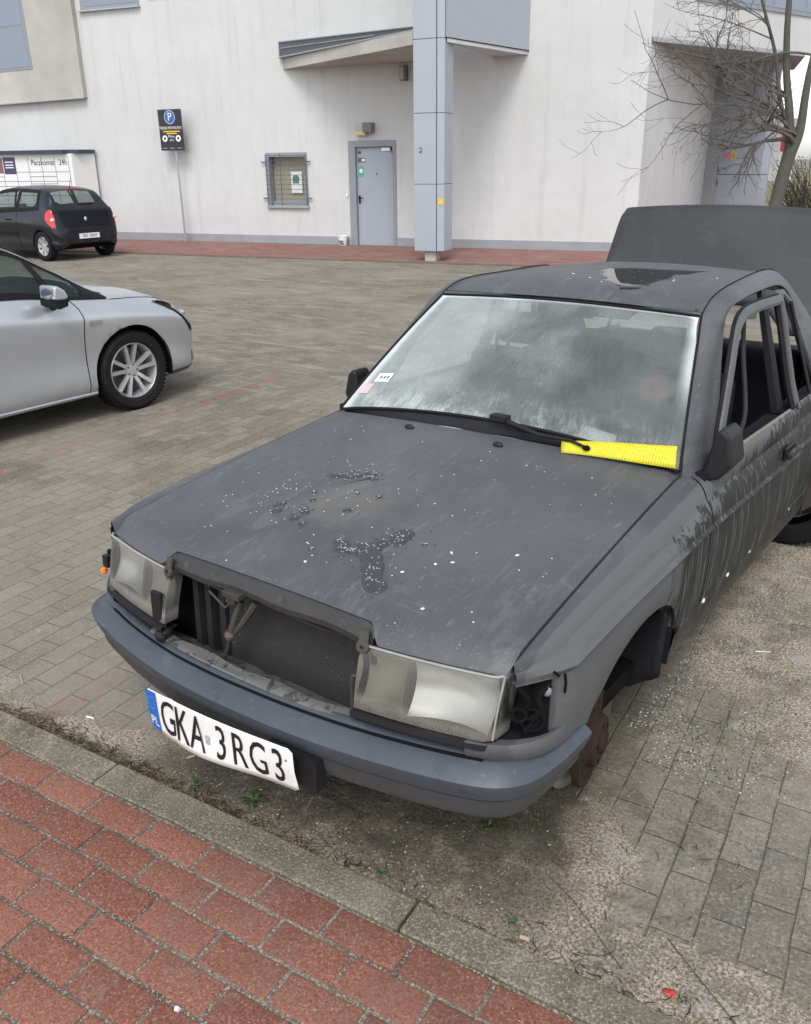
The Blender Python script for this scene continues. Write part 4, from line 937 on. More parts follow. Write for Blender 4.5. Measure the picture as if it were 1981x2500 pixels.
for s in (1, -1):
    w_ = wp(skin(WYS, wlow, wtop, s, dx=nose), 'front_wing', WP, smooth=True, angle=26, thick=.0)
    # lower nose of the wing below the indicator opening and inside of the opening
    g = MB(); pth = [(.655, .118), (.70, .135), (.745, .165), (.785, .215), (.806, .285), (.812, .38), (.812, .455)]
    pth = [tuple(p) for p in smooth_poly([(a, b, 0) for a, b in pth], 4)]
    g.grid([[(s * p[0], p[1] + .03, .525), (s * (p[0] + .002), p[1], .527), (s * (p[0] + .004), p[1] - .004, .516), (s * (p[0] + .003), p[1], .492), (s * p[0], p[1] + .02, .47)] for p in pth]); wp(g, 'wing_lower_strip', WP, w_, smooth=True, angle=40)
    g = MB(); g.box((s * .70, .285, .50), (s * .785, .36, .69)); g.prism([(s * .70, .17), (s * .735, .185), (s * .775, .23), (s * .79, .284), (s * .70, .284)], .47, .521); wp(g, 'indicator_opening', TRIMB, w_)
    g = MB(); random.seed(5 + s)
    g.tube([tuple(p) for p in smooth_poly([(s * .745, .20, .66), (s * .765, .22, .62), (s * .742, .20, .585), (s * .77, .23, .57), (s * .76, .21, .545), (s * .785, .25, .56)], 5)], .006, 6)
    g.tube([tuple(p) for p in smooth_poly([(s * .79, .27, .655), (s * .775, .24, .63), (s * .785, .24, .60), (s * .768, .225, .572)], 5)], .009, 6)
    g.lathe([(.030, 0), (.032, .014), (.024, .014), (.022, .002), (0, .002)], 16, frame((s * .768, .235, .575), (1, s * .5, 0), (0, .1, 1)))
    g.lathe([(.018, 0), (.02, .016), (.012, .016), (.01, .002), (0, .002)], 14, frame((s * .752, .20, .60), (1, s * .4, 0), (0, .1, 1)))
    wp(g, 'loose_wiring', BLACK, w_, smooth=True)
    if s == 1:
        g = MB(); g.ball((.786, .262, .640), (.013, .010, .016), 10); wp(g, 'plastic_socket', flat('milky_plastic', (.22, .22, .24), .4), w_, smooth=True)
        g = MB(); g.tube([(.804, .285, .674), (.797, .27, .690)], .0035, 5); g.tube([(.812, .300, .675), (.815, .302, .65), (.814, .302, .625)], .0035, 5); wp(g, 'black_scar', BLACK, w_, smooth=True)
    # arch liner
    g = MB(); arc = [(a[0], a[1]) for a in ARCH]
    g.grid([[(s * .80, y, z + .002), (s * .74, y, z + .02), (s * .52, y, z + .03), (s * .50, y, z - .2)] for y, z in arc] + [[(s * .795, 1.114, .31), (s * .74, 1.125, .30), (s * .52, 1.13, .30), (s * .50, 1.1, .3)]]); wp(g, 'wheel_arch_liner', LINER, wr, smooth=True)
    MB_ = MB(); MB_.box((s * .42, .5, .28), (s * .5, 1.2, .66)); wp(MB_, 'inner_wing', LINER)
    # sill
    g = MB(); g.grid([[(s * .795, y, .452), (s * .811, y, .447), (s * .806, y, .436), (s * .809, y, .43), (s * .800, y, .37), (s * .79, y, .318), (s * .765, y, .292), (s * .62, y, .285)] for y in (1.118, 1.5, 2.0, 2.5, 2.86)]); sl = wp(g, 'sill', WP, smooth=True, angle=35)
    for yy in (1.376, 1.639, 1.911, 2.494):
        g = MB(); g.ball((s * .809, yy, .438), (.006, .010, .010), 10); wp(g, 'sill_clip', WHITEP, sl, smooth=True)
    g = MB(); g.ball((s * .808, 1.118, .437), (.006, .014, .014), 8); wp(g, 'sill_plug', BLACK, sl)
    # torn flap at the rear of the arch
    if s == 1:
        g = MB(); g.grid([[(.48 + .305 * a, 1.125 - .03 * b + .012 * math.sin(4 * a + 2 * b), lerp(.50, .205 + .22 * abs(a - .52) ** 2.4 * 2 + .008 * math.sin(17 * a), b)) for a in frange(0, 1, 14)] for b in frange(0, 1, 6)]); wp(g, 'torn_liner', LINER, smooth=True, thick=.006)
    # brake
    bx = s * .70
    M = frame((bx, .77, .186), (-.16, 1, 0), (0, 0, 1))
    if s == -1: M = M @ Matrix.Rotation(math.pi, 4, 'Y')
    g = MB(); g.lathe([(.05, -.012), (.148, -.012), (.149, -.008), (.149, .008), (.148, .012), (.086, .012), (.082, .016), (.079, .034), (.074, .038), (.036, .038), (.033, .050), (0, .050)], 40, M); bd_ = wp(g, 'brake_disc', RUST, smooth=True, angle=30)
    g = MB()
    for k in range(5):
        a = 2 * math.pi * k / 5 + .4; g.lathe([(0, .0395), (.008, .0395), (.008, .034)], 10, M @ Matrix.Translation((.058 * math.cos(a), .058 * math.sin(a), 0)))
    for k in range(14):
        a = 2 * math.pi * k / 14; g.lathe([(0, .0128), (.006, .0128), (.006, .008)], 8, M @ Matrix.Translation((.118 * math.cos(a), .118 * math.sin(a), 0)))
    wp(g, 'wheel_bolt_hole', BLACK, bd_)
    g = MB(); g.grid([[(s * (.655 - .012 * math.cos(a * .4)), .77 + r * math.cos(a), .186 + r * math.sin(a)) for r in (.06, .10, .14, .175)] for a in [R(150 + i * 10) for i in range(15)]]); wp(g, 'dust_shield', flat('pale_dirty_shield', (.20, .19, .165), .7, var=.3), bd_, smooth=True, thick=.004)
    g = MB(); g.box((s * .60, .86, .14), (s * .70, .93, .27)); g.box((s * .52, .72, .10), (s * .66, .82, .24)); g.tube([(s * .60, .78, .05), (s * .3, .80, .12)], .022, 8); wp(g, 'caliper', GUNK, bd_, bevel=.012)
    # rear wheel
    wheel(wr, (s * .675, 3.19, .335), s, .30, .19, 'cover', .185, DARKM)

# engine bay floor, underbody
wp(MB().box((-.70, .30, .24), (.70, 3.9, .30)), 'underbody', BLACK)
wp(MB().box((-.50, .42, .30), (.50, 1.25, .66)), 'engine_block', BLACK)
wp(MB().box((-.68, 1.16, .30), (.68, 1.28, .84)), 'bulkhead', BLACK)
for s in (-1, 1): wp(MB().box((s * .385, .24, .30), (s * .70, .36, .66)), 'front_frame', BLACK)

# headlights
def headlight(s):
    ot, ob, it, ib = Vector((.722, .178, .690)), Vector((.716, .144, .532)), Vector((.352, .119, .682)), Vector((.358, .079, .523))
    def pt(u, v, off=0):     # u 0 inner..1 outer, v 0 bottom..1 top
        q = ib.lerp(ob, u).lerp(it.lerp(ot, u), v)
        q = q + Vector((0, -.008 * math.sin(math.pi * min(1, u * 1.0)) - .004 * math.sin(math.pi * v) - .004 + off, 0))
        e = max(0, (u - .93) / .07); q.y += .024 * e * e
        return (s * q.x, q.y, q.z)
    us = [0, .02] + [.04 + i * .04 for i in range(23)] + [.95, .965, .98, .99, 1]
    vs_ = [0, .03, .1, .25, .4, .55, .7, .85, .95, 1]
    g = MB(); rows = [[pt(u, v) for v in vs_] for u in us]
    rows = [[(p[0], p[1] + .05, p[2]) for p in rows[0]]] + rows + [[(p[0] + s * .004, p[1] + .05, p[2]) for p in rows[-1]]]
    g.grid(rows)
    hl = wp(MB().box((s * .345, .262, .522), (s * .735, .29, .695)), 'headlight', TRIMB)
    ln = wp(g, 'lens', LENS_R if s == 1 else LENS_L, hl, smooth=True, angle=60)
    # reflector bowls
    for u0, u1, nm in ((.03, .36, 'fog_reflector'), (.39, .95, 'reflector')):
        g = MB(); P = []
        for i in range(13):
            row = []
            for j in range(9):
                a, b = i / 12 * 2 - 1, j / 8 * 2 - 1; p = pt(lerp(u0, u1, i / 12), .06 + .88 * j / 8)
                row.append((p[0], p[1] + .014 + .050 * (1 - (a * a + b * b) * .5), p[2]))
            P.append(row)
        g.grid(P); rf = wp(g, nm, REFL if u1 > .5 else REFL_F, hl, smooth=True)
    g = MB(); a, b = pt(.375, .03), pt(.375, .97); g.add([(a[0] - .005, a[1] + .004, a[2]), (a[0] + .005, a[1] + .004, a[2]), (b[0] + .005, b[1] + .004, b[2]), (b[0] - .005, b[1] + .004, b[2]), (a[0] - .005, a[1] + .07, a[2]), (a[0] + .005, a[1] + .07, a[2]), (b[0] + .005, b[1] + .07, b[2]), (b[0] - .005, b[1] + .07, b[2])], [(0, 1, 2, 3), (0, 4, 5, 1), (3, 2, 6, 7), (1, 5, 6, 2), (0, 3, 7, 4)]); wp(g, 'divider', flat('divider_grey', (.12, .12, .11), .5), hl)
    g = MB()
    g.tube([pt(u, 1.0, -.002) for u in us if u < .985], .0035, 6); g.tube([pt(.985, v, -.001) for v in vs_], .003, 6); wp(g, 'lens_rim', flat('pale_rim', (.30, .29, .26), .35), hl, smooth=True)
    g = MB(); ps = [Vector(pt(u, 0)) for u in us]
    g.grid([[tuple(p + Vector((0, .012, -.004))), tuple(p + Vector((0, -.012, -.007))), tuple(p + Vector((0, -.014, -.018))), tuple(p + Vector((0, .004, -.024))), tuple(p + Vector((0, .05, -.024)))] for p in ps]); wp(g, 'lower_trim', TRIMB, hl, smooth=True, angle=35)
    return hl
def mat_lens(name, tint, haze):
    t = NT(name); v = t.coord(); x, y, z = t.sep(v)
    n = t.noise(v, 14, 5, .65); fl = t.n('ShaderNodeTexWave', {'Vector': v, 'Scale': 58, 'Distortion': 1.0, 'Detail': 1.0}, bands_direction='X').outputs['Fac']
    dirt = t.math('ADD', t.math('MULTIPLY', n, .5), t.math('ADD', t.ramp(z, .585, .53), t.math('MULTIPLY', t.ramp(z, .655, .70), .6)))
    fac = t.math('MULTIPLY_ADD', t.ramp(dirt, .2, 1.1), .50, haze, clamp=True); fac = t.math('MULTIPLY_ADD', fl, .16, fac, clamp=True)
    nrm = t.bump(fl, .16, .003)
    gr = t.noise(v, 34, 5, .75); low = t.ramp(t.math('ADD', z, t.math('MULTIPLY', gr, .05)), .585, .545)
    d = t.bsdf(col=t.mix(t.math('MULTIPLY', low, .75), t.mix(n, tint, tuple(x_ * .7 for x_ in tint)), (.105, .095, .07)), rough=.35, spec=.5, normal=nrm, coat=.5, coatr=.08)
    tr = t.n('ShaderNodeBsdfTransparent', {'Color': (.95, .94, .90)}).outputs[0]
    gl = t.n('ShaderNodeBsdfGlossy', {'Color': (1, 1, 1), 'Roughness': .08, 'Normal': nrm}).outputs[0]
    fr = t.n('ShaderNodeFresnel', {'IOR': 1.5}).outputs[0]
    mx = t.n('ShaderNodeMixShader', {0: fac, 1: tr, 2: d}).outputs[0]
    return t.done(t.n('ShaderNodeMixShader', {0: fr, 1: mx, 2: gl}).outputs[0])
LENS_R = mat_lens('yellowed_headlight_lens', (.27, .262, .238), .10); LENS_L = mat_lens('milky_headlight_lens', (.36, .355, .345), .18)
REFL = flat('aged_reflector', (.72, .73, .73), .28, metal=.55, var=.08)
REFL_F = flat('tarnished_fog_reflector', (.27, .25, .21), .4, metal=.1, var=.12)
for s in (1, -1): headlight(s)
# orange indicator piece hanging off the far side
g = MB(); g.ball((-.775, .172, .545), (.012, .012, .014), 8); g.tube([(-.772, .17, .55), (-.755, .17, .565), (-.74, .19, .60)], .004, 5); wp(g, 'indicator_bulb', ORANGE, smooth=True)
g = MB(); g.box((-.765, .165, .565), (-.742, .19, .605)); wp(g, 'bulb_holder', TRIMB)

# radiator, side duct, latch and its rods
def mat_rad():
    t = NT('radiator_core'); v = t.coord()
    wv = t.n('ShaderNodeTexWave', {'Vector': v, 'Scale': 44, 'Distortion': .5}, bands_direction='Z').outputs['Fac']
    n = t.noise(v, 30, 4); sp = t.noise(v, 70, 2)
    c = t.mix(wv, (.006, .006, .006), (.050, .048, .045)); c = t.mix(t.math('MULTIPLY', t.ramp(n, .5, .8), .5), c, (.06, .055, .045)); c = t.mix(t.ramp(sp, .73, .78), c, (.25, .24, .22))
    t.bsdf(col=c, rough=.6, normal=t.bump(wv, .6, .004)); return t.done()
wp(MB().box((-.22, .205, .36), (.36, .24, .70)), 'radiator', mat_rad())
g = MB()
for i, (xa, d) in enumerate(((-.345, .0), (-.318, .02), (-.298, .005), (-.27, .03), (-.245, .012))): g.box((xa, .18 + d, .38), (xa + .022, .26, .70))
wp(g, 'air_duct', flat('duct_plastic', (.020, .020, .022), .5, var=.6, scale=25))
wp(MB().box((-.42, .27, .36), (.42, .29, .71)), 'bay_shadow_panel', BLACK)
g = MB(); g.box((-.37, .16, .66), (.37, .19, .695)); g.grid([[(x, .120 + .0 * x, .688 - .012 * abs(math.sin(x * 9))), (x, .15, .672), (x, .17, .68)] for x in frange(-.34, .34, 20)]); wp(g, 'slam_panel', GUNK, smooth=True, angle=30)
g = MB(); g.box((-.125, .098, .676), (-.06, .125, .692)); g.box((-.12, .105, .655), (-.085, .13, .68)); g.tube([(-.20, .12, .66), (-.115, .10, .642), (-.10, .105, .66)], .004, 6); lt = wp(g, 'bonnet_latch', flat('latch_steel', (.07, .067, .062), .4, metal=.4, var=.3), bevel=.002)
g = MB(); g.tube([(-.085, .13, .66), (-.105, .12, .60), (-.12, .118, .555)], [.010, .009, .012], 8); g.tube([(-.035, .14, .665), (-.085, .13, .59), (-.115, .12, .55)], [.012, .009, .008], 8); g.tube([(-.12, .118, .555), (-.14, .12, .50), (-.165, .125, .452)], [.008, .005, .006], 6); wp(g, 'latch_rod', flat('rod_steel', (.085, .08, .072), .45, metal=.5, var=.3), lt, smooth=True)
g = MB(); g.ball((-.122, .113, .548), (.016, .014, .016), 8); wp(g, 'brass_nut', flat('dirty_brass', (.10, .075, .042), .5), lt)
# stained lower panel with blots
def Yp(x): return .0 + .09 * (min(abs(x), .7) / .7) ** 2.2
g = MB(); g.grid([[(x, Yp(x) + .060, .466 + .018 * x), (x, Yp(x) + .064, .470 + .018 * x), (x, Yp(x) + .080, .472 + .018 * x + .003 * math.sin(x * 11)), (x, Yp(x) + .098 + .006 * math.sin(x * 23), .473 + .018 * x), (x, Yp(x) + .104 + .006 * math.sin(x * 23), .455), (x, .215, .40)] for x in frange(-.46, .42, 30)]); lp = wp(g, 'lower_panel', PANELM, smooth=True, angle=40)
for s, xx in ((-1, -.395), (1, .36)):
    g = MB(); g.tube([tuple(p) for p in smooth_poly([(xx - .01 * s, .10, .60), (xx - .02 * s, .095, .59), (xx - .015 * s, .09, .53), (xx - .02 * s, .09, .49)], 4)], .007, 6); wp(g, 'grille_bracket', LIPM, smooth=True)
g = MB(); g.box((-.415, .078, .50), (-.372, .092, .615)); g.ball((-.385, .08, .475), (.022, .02, .022), 8); g.ball((-.365, .09, .49), (.012, .02, .014), 8); wp(g, 'broken_corner_trim', TRIMB, bevel=.003)

# bumper swept along the nose
half = [(0, 0), (.10, .001), (.2, .006), (.3, .014), (.4, .026), (.5, .043), (.6, .064), (.68, .086), (.73, .106), (.768, .133), (.795, .17), (.812, .215), (.823, .28), (.829, .36), (.832, .452)]
path = [(-(x if x < .68 else .68 + (x - .68) * 1.55), y) for x, y in half[:0:-1]] + half
path = [(p.x, p.y) for p in smooth_poly([(a, b, 0) for a, b in path], 4)]
def sweep(prof, tilt=.035):
    rows = []
    for i, p in enumerate(path):
        a, b = path[max(0, i - 1)], path[min(len(path) - 1, i + 1)]; t = Vector((b[0] - a[0], b[1] - a[1])).normalized(); n = Vector((-t.y, t.x))
        rows.append([(p[0] + n.x * d, p[1] + n.y * d, z + tilt * max(-.32, min(.76, p[0]))) for d, z in prof])
    return MB().grid(rows)
bmp = wp(sweep([(.115, .452), (.10, .458), (.072, .466), (.064, .465), (.052, .457), (.055, .452), (.055, .448), (.048, .446), (.004, .415), (.0005, .411), (.001, .406), (.016, .364), (.019, .359), (.03, .355), (.06, .353)]), 'front_bumper', BMP, smooth=True, angle=38)
g = sweep([(.024, .354), (.026, .350), (.034, .312), (.045, .290), (.075, .278), (.15, .276)]); vz = g.v; wp(g, 'valance', flat('dark_valance', (.055, .058, .06), .6, var=.3), bmp, smooth=True, angle=38)
g = MB(); g.grid([[(x, Yp(x) + .003 + dd, z + .035 * x) for dd, z in ((.0015, .398), (.0042, .390), (.0092, .376), (.0122, .368))] for x in frange(.475, .56, 6)]); wp(g, 'tow_cover_hole', BLACK, bmp, smooth=True)

g = MB(); g.tube([tuple(p) for p in [Vector((p[0] * .998, p[1] + .053, .4515 + .035 * max(-.32, min(.76, p[0])))) for p in path if abs(p[0]) < .70]], .0045, 6); wp(g, 'bumper_groove', BLACK, bmp)
# number plate, bent and hanging a little low
PLT = Matrix.Translation((-.0485, -.026, .3165)) @ Matrix.Rotation(R(-3.4), 4, 'Y') @ Matrix.Rotation(R(90), 4, 'X') @ Matrix.Rotation(R(1.5), 4, 'X')
def bend(v):
    x, y = v.x, v.y; d = .005 * math.cos(x * 7.0) + (.010 if y < 0 else .0) * abs(y) / .06 * math.cos(x * 9 + .5) - .0025 * math.exp(-((x + .175) / .012) ** 2)
    return Vector((x, y - .004 * math.cos(x * 5.4) - (.005 * math.sin((x + .29) * 11) if y < 0 else 0), v.z + d))
def plate_grid(x0, x1, y0, y1, z, mb, n=40):
    r = .010; rows = []
    for i in range(n + 1):
        x = lerp(x0, x1, i / n); c = 0
        for xe in (-.291, .291):
            e = r - abs(xe - x)
            if e > 0: c = r - math.sqrt(max(0, r * r - e * e))
        rows.append([tuple(bend(Vector((x, lerp(y0 + c, y1 - c, j / 8), z)))) for j in range(9)])
    mb.grid(rows, M=PLT)
g = MB(); plate_grid(-.291, .291, -.0675, .0675, 0, g); np_ = wp(g, 'number_plate', WHITEP, smooth=True, thick=.002)
g = MB(); plate_grid(-.289, -.2415, -.0655, .0655, .0012, g, 8); eb = wp(g, 'country_band', flat('plate_blue', (.012, .13, .50), .35, var=.05), np_, smooth=True)
g = MB()
for k in range(12):
    a = 2 * math.pi * k / 12; p = bend(Vector((-.2655 + .017 * math.cos(a), .026 + .020 * math.sin(a), .0022))); g.add([tuple(p + Vector((.0028 * math.cos(b), .0028 * math.sin(b), 0))) for b in [i * math.pi / 3 for i in range(6)]], [(0, 1, 2, 3, 4, 5)], PLT)
wp(g, 'star_ring', flat('faded_star', (.16, .28, .45), .5), eb)
tm = text_mesh('PL', .042, PLT @ Matrix.Translation((-.2655, -.036, .0022)), xs=.9, warp=lambda v: bend(v + Vector((-.2655, -.036, .0022))) - Vector((-.2655, -.036, .0022)), ex=.0004); wp(tm, 'country_letters', WHITEP, eb, weld=False)
def letters(s_, x, xs=.64, size=.150):
    return text_mesh(s_, size, PLT, xs=xs, ex=.0004, warp=lambda v: bend(v + Vector((x, -.004, .0018))))
INK = flat('plate_black', (.012, .012, .012), .45)
for ch, x in (('G', -.196), ('K', -.132), ('A', -.066), ('3', .030), ('R', .098), ('G', .168), ('3', .238)):
    wp(letters(ch, x), 'plate_letter', INK, np_, weld=False)
for dx, dy in ((.268, .0), ):
    g = MB(); p = bend(Vector((dx, .03, .002))); g.ball(tuple(p), .003, 6, PLT); wp(g, 'rivet', DARKM, np_)
g = MB(); p = bend(Vector((-.024, -.006, .0018))); g.box((p.x - .010, p.y - .018, p.z), (p.x + .008, p.y + .014, p.z + .0006), PLT); wp(g, 'faded_seal', flat('faded_seal', (.42, .40, .42), .5), np_)
wp(MB().box((.12, .012, .27), (.285, .05, .36)), 'plate_holder', TRIMB, bmp)

# windscreen, seal and frame
def wsp(u, v, off=0):
    bl, br, tl, tr_ = Vector((-.684, 1.276, .886)), Vector((.700, 1.286, .893)), Vector((-.546, 1.786, 1.301)), Vector((.546, 1.795, 1.306))
    v0 = .095 * math.sin(math.pi * max(0, min(1, u))) ** .7; v = v0 + (1 - v0) * v
    q = bl.lerp(br, u).lerp(tl.lerp(tr_, u), v); n = Vector((0, -.63, .777))
    return q + n * (off + .022 * math.sin(math.pi * u) * (.4 + .6 * v) + .012 * math.sin(math.pi * v))
def mat_fog_reflection():
    t = NT('fogged_windscreen_painted_reflection'); uv = t.n('ShaderNodeUVMap').outputs[0]; u, v, _ = t.sep(uv)
    st = t.n('ShaderNodeMapping', {'Vector': uv, 'Scale': (170, 9, 1), 'Rotation': (0, 0, R(4))}).outputs[0]
    streak = t.noise(st, 1.0, 5, .65); big = t.noise(t.n('ShaderNodeMapping', {'Vector': uv, 'Scale': (3, 2.2, 1)}).outputs[0], 1.3, 5, .6, .4); fine = t.noise(t.n('ShaderNodeMapping', {'Vector': uv, 'Scale': (180, 110, 1)}).outputs[0], 1, 2)
    edge = t.math('ADD', t.math('MULTIPLY', t.ramp(u, .955, 1.0), t.ramp(v, .28, .6)), t.math('MULTIPLY', t.ramp(v, .975, 1.0), .5))
    edge = t.math('ADD', edge, t.math('MULTIPLY', t.ramp(u, .035, .0), .6))
    bn = t.noise(t.n('ShaderNodeMapping', {'Vector': uv, 'Scale': (14, 5, 1), 'Location': (4, 2, 0)}).outputs[0], 1.0, 5, .7)
    band = t.math('MULTIPLY', t.math('MULTIPLY', t.math('ADD', t.ramp(v, .26, .02), t.math('MULTIPLY', t.ramp(v, .08, .02), .5)), t.ramp(bn, .38, .66)), t.math('MULTIPLY_ADD', t.ramp(streak, .35, .65), .7, .3))
    left = t.math('MULTIPLY', t.ramp(t.math('ADD', u, t.math('MULTIPLY', v, -.10)), .36, .20), t.math('MULTIPLY_ADD', t.noise(t.n('ShaderNodeMapping', {'Vector': uv, 'Scale': (5, 4, 1)}).outputs[0], 1.0, 5, .7), .40, .08))  # blurred reflection of the building painted as pale haze over the left third
    fog_refl = t.math('MULTIPLY_ADD', t.ramp(big, .40, .62), .12, .21)
    fog_refl = t.math('ADD', fog_refl, t.math('MULTIPLY', t.ramp(streak, .42, .74), .09))
    fog_refl = t.math('ADD', fog_refl, t.math('ADD', t.math('MULTIPLY', band, .55), t.math('ADD', left, t.math('MULTIPLY', edge, .75))))
    fog_refl = t.math('MULTIPLY', fog_refl, t.math('MULTIPLY_ADD', fine, .5, .78), clamp=True)
    sm = t.math('MULTIPLY', t.ramp(u, .60, .66), t.ramp(v, .90, .82)); fog_refl = t.math('MULTIPLY', fog_refl, t.math('MULTIPLY_ADD', sm, -.30, 1.0))  # thinner haze on the right: the darker part of the painted reflection
    pu = t.math('DIVIDE', t.math('SUBTRACT', u, .905), .05); pv = t.math('DIVIDE', t.math('SUBTRACT', v, .44), .12)
    pd = t.math('ADD', t.math('ADD', t.math('MULTIPLY', pu, pu), t.math('MULTIPLY', pv, pv)), t.math('MULTIPLY', t.math('SUBTRACT', streak, .5), 3))
    patch = t.math('MULTIPLY', t.ramp(pd, 1.3, .1), .32)
    col = t.mix(patch, t.mix(edge, (.40, .44, .43), (.66, .70, .69)), (.50, .27, .20)); fog_refl = t.math('ADD', fog_refl, t.math('MULTIPLY', patch, .25), clamp=True)
    d = t.n('ShaderNodeBsdfDiffuse', {'Color': col}).outputs[0]
    tr = t.n('ShaderNodeBsdfTransparent', {'Color': (.62, .70, .67)}).outputs[0]
    gl = t.n('ShaderNodeBsdfGlossy', {'Color': (.95, 1, 1), 'Roughness': t.math('MULTIPLY_ADD', fine, .12, .02)}).outputs[0]
    fr = t.math('MULTIPLY_ADD', t.n('ShaderNodeFresnel', {'IOR': 1.5}).outputs[0], 1.0, .03, clamp=True)
    mx = t.n('ShaderNodeMixShader', {0: fog_refl, 1: tr, 2: d}).outputs[0]
    return t.done(t.n('ShaderNodeMixShader', {0: fr, 1: mx, 2: gl}).outputs[0])
nu, nv = 30, 16; g = MB(); g.grid([[tuple(wsp(i / nu, j / nv)) for j in range(nv + 1)] for i in range(nu + 1)])
wsg = g.build('windscreen', mat_fog_reflection(), wr, smooth=True, weld=False)
uvl = wsg.data.uv_layers.new(name='UVMap')
for lp_ in wsg.data.loops: uvl.data[lp_.index].uv = ((lp_.vertex_index // (nv + 1)) / nu, (lp_.vertex_index % (nv + 1)) / nv)
g = MB(); rim = [tuple(wsp(i / 20, 0, .002)) for i in range(21)]; g.tube(rim, .006, 6)
g.tube([tuple(wsp(i / 20, 1.01, .003)) for i in range(21)], .004, 6)
for u in (-.004, 1.004): g.tube([tuple(wsp(u, j / 12, .003)) for j in range(13)], .0045, 6)
wp(g, 'windscreen_seal', RUBBER, smooth=True)
for a, b, c_, d_, nm, m in ((.035, .085, .215, .285, 'toll_sticker', WHITEP), (.012, .045, .12, .20, 'sticker', flat('pale_pink_sticker', (.55, .42, .43), .5))):
    g = MB(); g.grid([[tuple(wsp(lerp(a, b, i / 4), lerp(c_, d_, j / 4), .002)) for j in range(5)] for i in range(5)]); o_ = wp(g, nm, m, wsg, smooth=True)
    if nm == 'toll_sticker':
        g = MB()
        for q in range(3): g.grid([[tuple(wsp(lerp(a + .012 + q * .012, a + .019 + q * .012, i), lerp(c_ + .025, d_ - .022, j), .003)) for j in (0, 1)] for i in (0, 1)])
        wp(g, 'sticker_print', GRAFD, o_)
# cowl and wiper
g = MB(); g.grid([[(x, yrear(x) + .006, hz(x * .99, 1.28) - .03), (x, yrear(x) + .03, hz(x * .99, 1.28) - .028), tuple(wsp((x + .69) / 1.39, .005, -.004))] for x in frange(-.68, .69, 24)]); cw = wp(g, 'cowl', TRIMB, smooth=True)
for x0, x1 in ((-.24, -.09), (-.02, .17)):  # pale strips: sky reflection at the wet cowl put into the colour
    g = MB(); g.grid([[(x, yrear(x) + .010 + .02 * q * math.sin(math.pi * (x - x0) / (x1 - x0)) ** .5, hz(x, 1.28) - .020 + .012 * q) for q in (0, .5, 1)] for x in frange(x0 + .001, x1 - .001, 10)]); wp(g, 'cowl_sky_reflection', flat('painted_sky_reflection', (.38, .42, .46), .15, spec=.8), cw, smooth=True)
g = MB(); M0 = Vector(wsp(.52, .0, .02)); g.box((-.035, -.02, -.006), (.03, .02, .014), Matrix.Translation(M0)); g.tube([tuple(M0), (.20, 1.292, .927), (.33, 1.266, .937), (.395, 1.250, .927)], [.011, .008, .006, .005], 8); wa_ = wp(g, 'wiper', TRIMB, smooth=True, angle=40)
g = MB(); g.tube([(.05, 1.305, .930), (.16, 1.300, .926), (.30, 1.286, .932)], .004, 6); g.tube([(.04, 1.292, .906), (.40, 1.294, .903)], .003, 5); wp(g, 'wiper_blade', RUBBER, wa_, smooth=True)
g = MB(); g.ball((.398, 1.249, .926), (.015, .010, .010), 8); wp(g, 'blade_end', BLACK, wa_, smooth=True)

# pillars, rails and roof
RI = [(.712, 1.25, .835), (.705, 1.315, .880), (.665, 1.40, .985), (.603, 1.60, 1.15), (.558, 1.755, 1.283), (.545, 1.855, 1.345), (.541, 2.0, 1.382), (.538, 2.3, 1.408), (.536, 2.6, 1.418), (.548, 2.76, 1.395), (.575, 2.92, 1.32), (.615, 3.18, 1.17), (.665, 3.48, .95)]
RO = [(.775, 1.40, .765), (.748, 1.488, .815), (.716, 1.595, .953), (.664, 1.722, 1.140), (.626, 1.822, 1.272), (.604, 1.925, 1.322), (.612, 2.03, 1.352), (.603, 2.3, 1.362), (.602, 2.58, 1.362), (.607, 2.755, 1.318), (.64, 2.83, 1.22), (.69, 2.91, 1.06), (.75, 3.02, .90)]
LZ = [0, 0, 0, 0, 0, -.006, -.020, -.040, -.045, -.035, -.015, 0, 0]
def rail(s):
    I = [Vector((s * p[0], p[1], p[2] + (LZ[i] if s < 0 else 0))) for i, p in enumerate(RI)]; O = [Vector((s * p[0], p[1], p[2] + (LZ[i] if s < 0 else 0))) for i, p in enumerate(RO)]
    I2, O2 = smooth_poly(I, 5), smooth_poly(O, 5); rows = []
    for k, (a, b) in enumerate(zip(I2, O2)):
        f = k / (len(I2) - 1); m = (a + b) / 2; out = Vector((s * .55, -.35 * (1 - f * 1.6), .55)).normalized(); w_ = (b - a).length; h = .10 * w_ + .004
        inn = Vector((-s * .8, .5 * (.4 - f), -.5)).normalized()
        rows.append([a + inn * .02, a, a.lerp(b, .12) + out * h * .55, a.lerp(b, .35) + out * h, a.lerp(b, .65) + out * h * .95, a.lerp(b, .88) + out * h * .5, b, b + Vector((-s * .022, 0, -.004)), b + Vector((-s * .03, .01, -.02)), a + inn * .05])
    rows = [[tuple(p) for p in r] for r in rows]
    o = wp(MB().grid(rows, closed_v=True), 'roof_rail', WP, smooth=True, angle=40); return I2
Ir, Il = rail(1), rail(-1)
n0 = 4 * 5 - 3
def roof_pt(u, v):
    i = v * (len(Ir) - 1 - 0); 
    return None
ks = list(range(23, 52)); P = []
for j in range(49):
    u = j / 48; row = []
    for k in ks:
        a, b = Il[k], Ir[k]; q = a.lerp(b, u); c = math.sin(math.pi * u); f = (k - 23) / 28
        q = q + Vector((0, -.035 * c * max(0, 1 - f * 3) + .10 * c * max(0, f - .7) / .3, (.014 + .018 * min(1, f * 3)) * c - .010 * max(0, f - .8) * c))
        row.append(tuple(q + Vector((0, 0, -.005))))
    P.append(row)
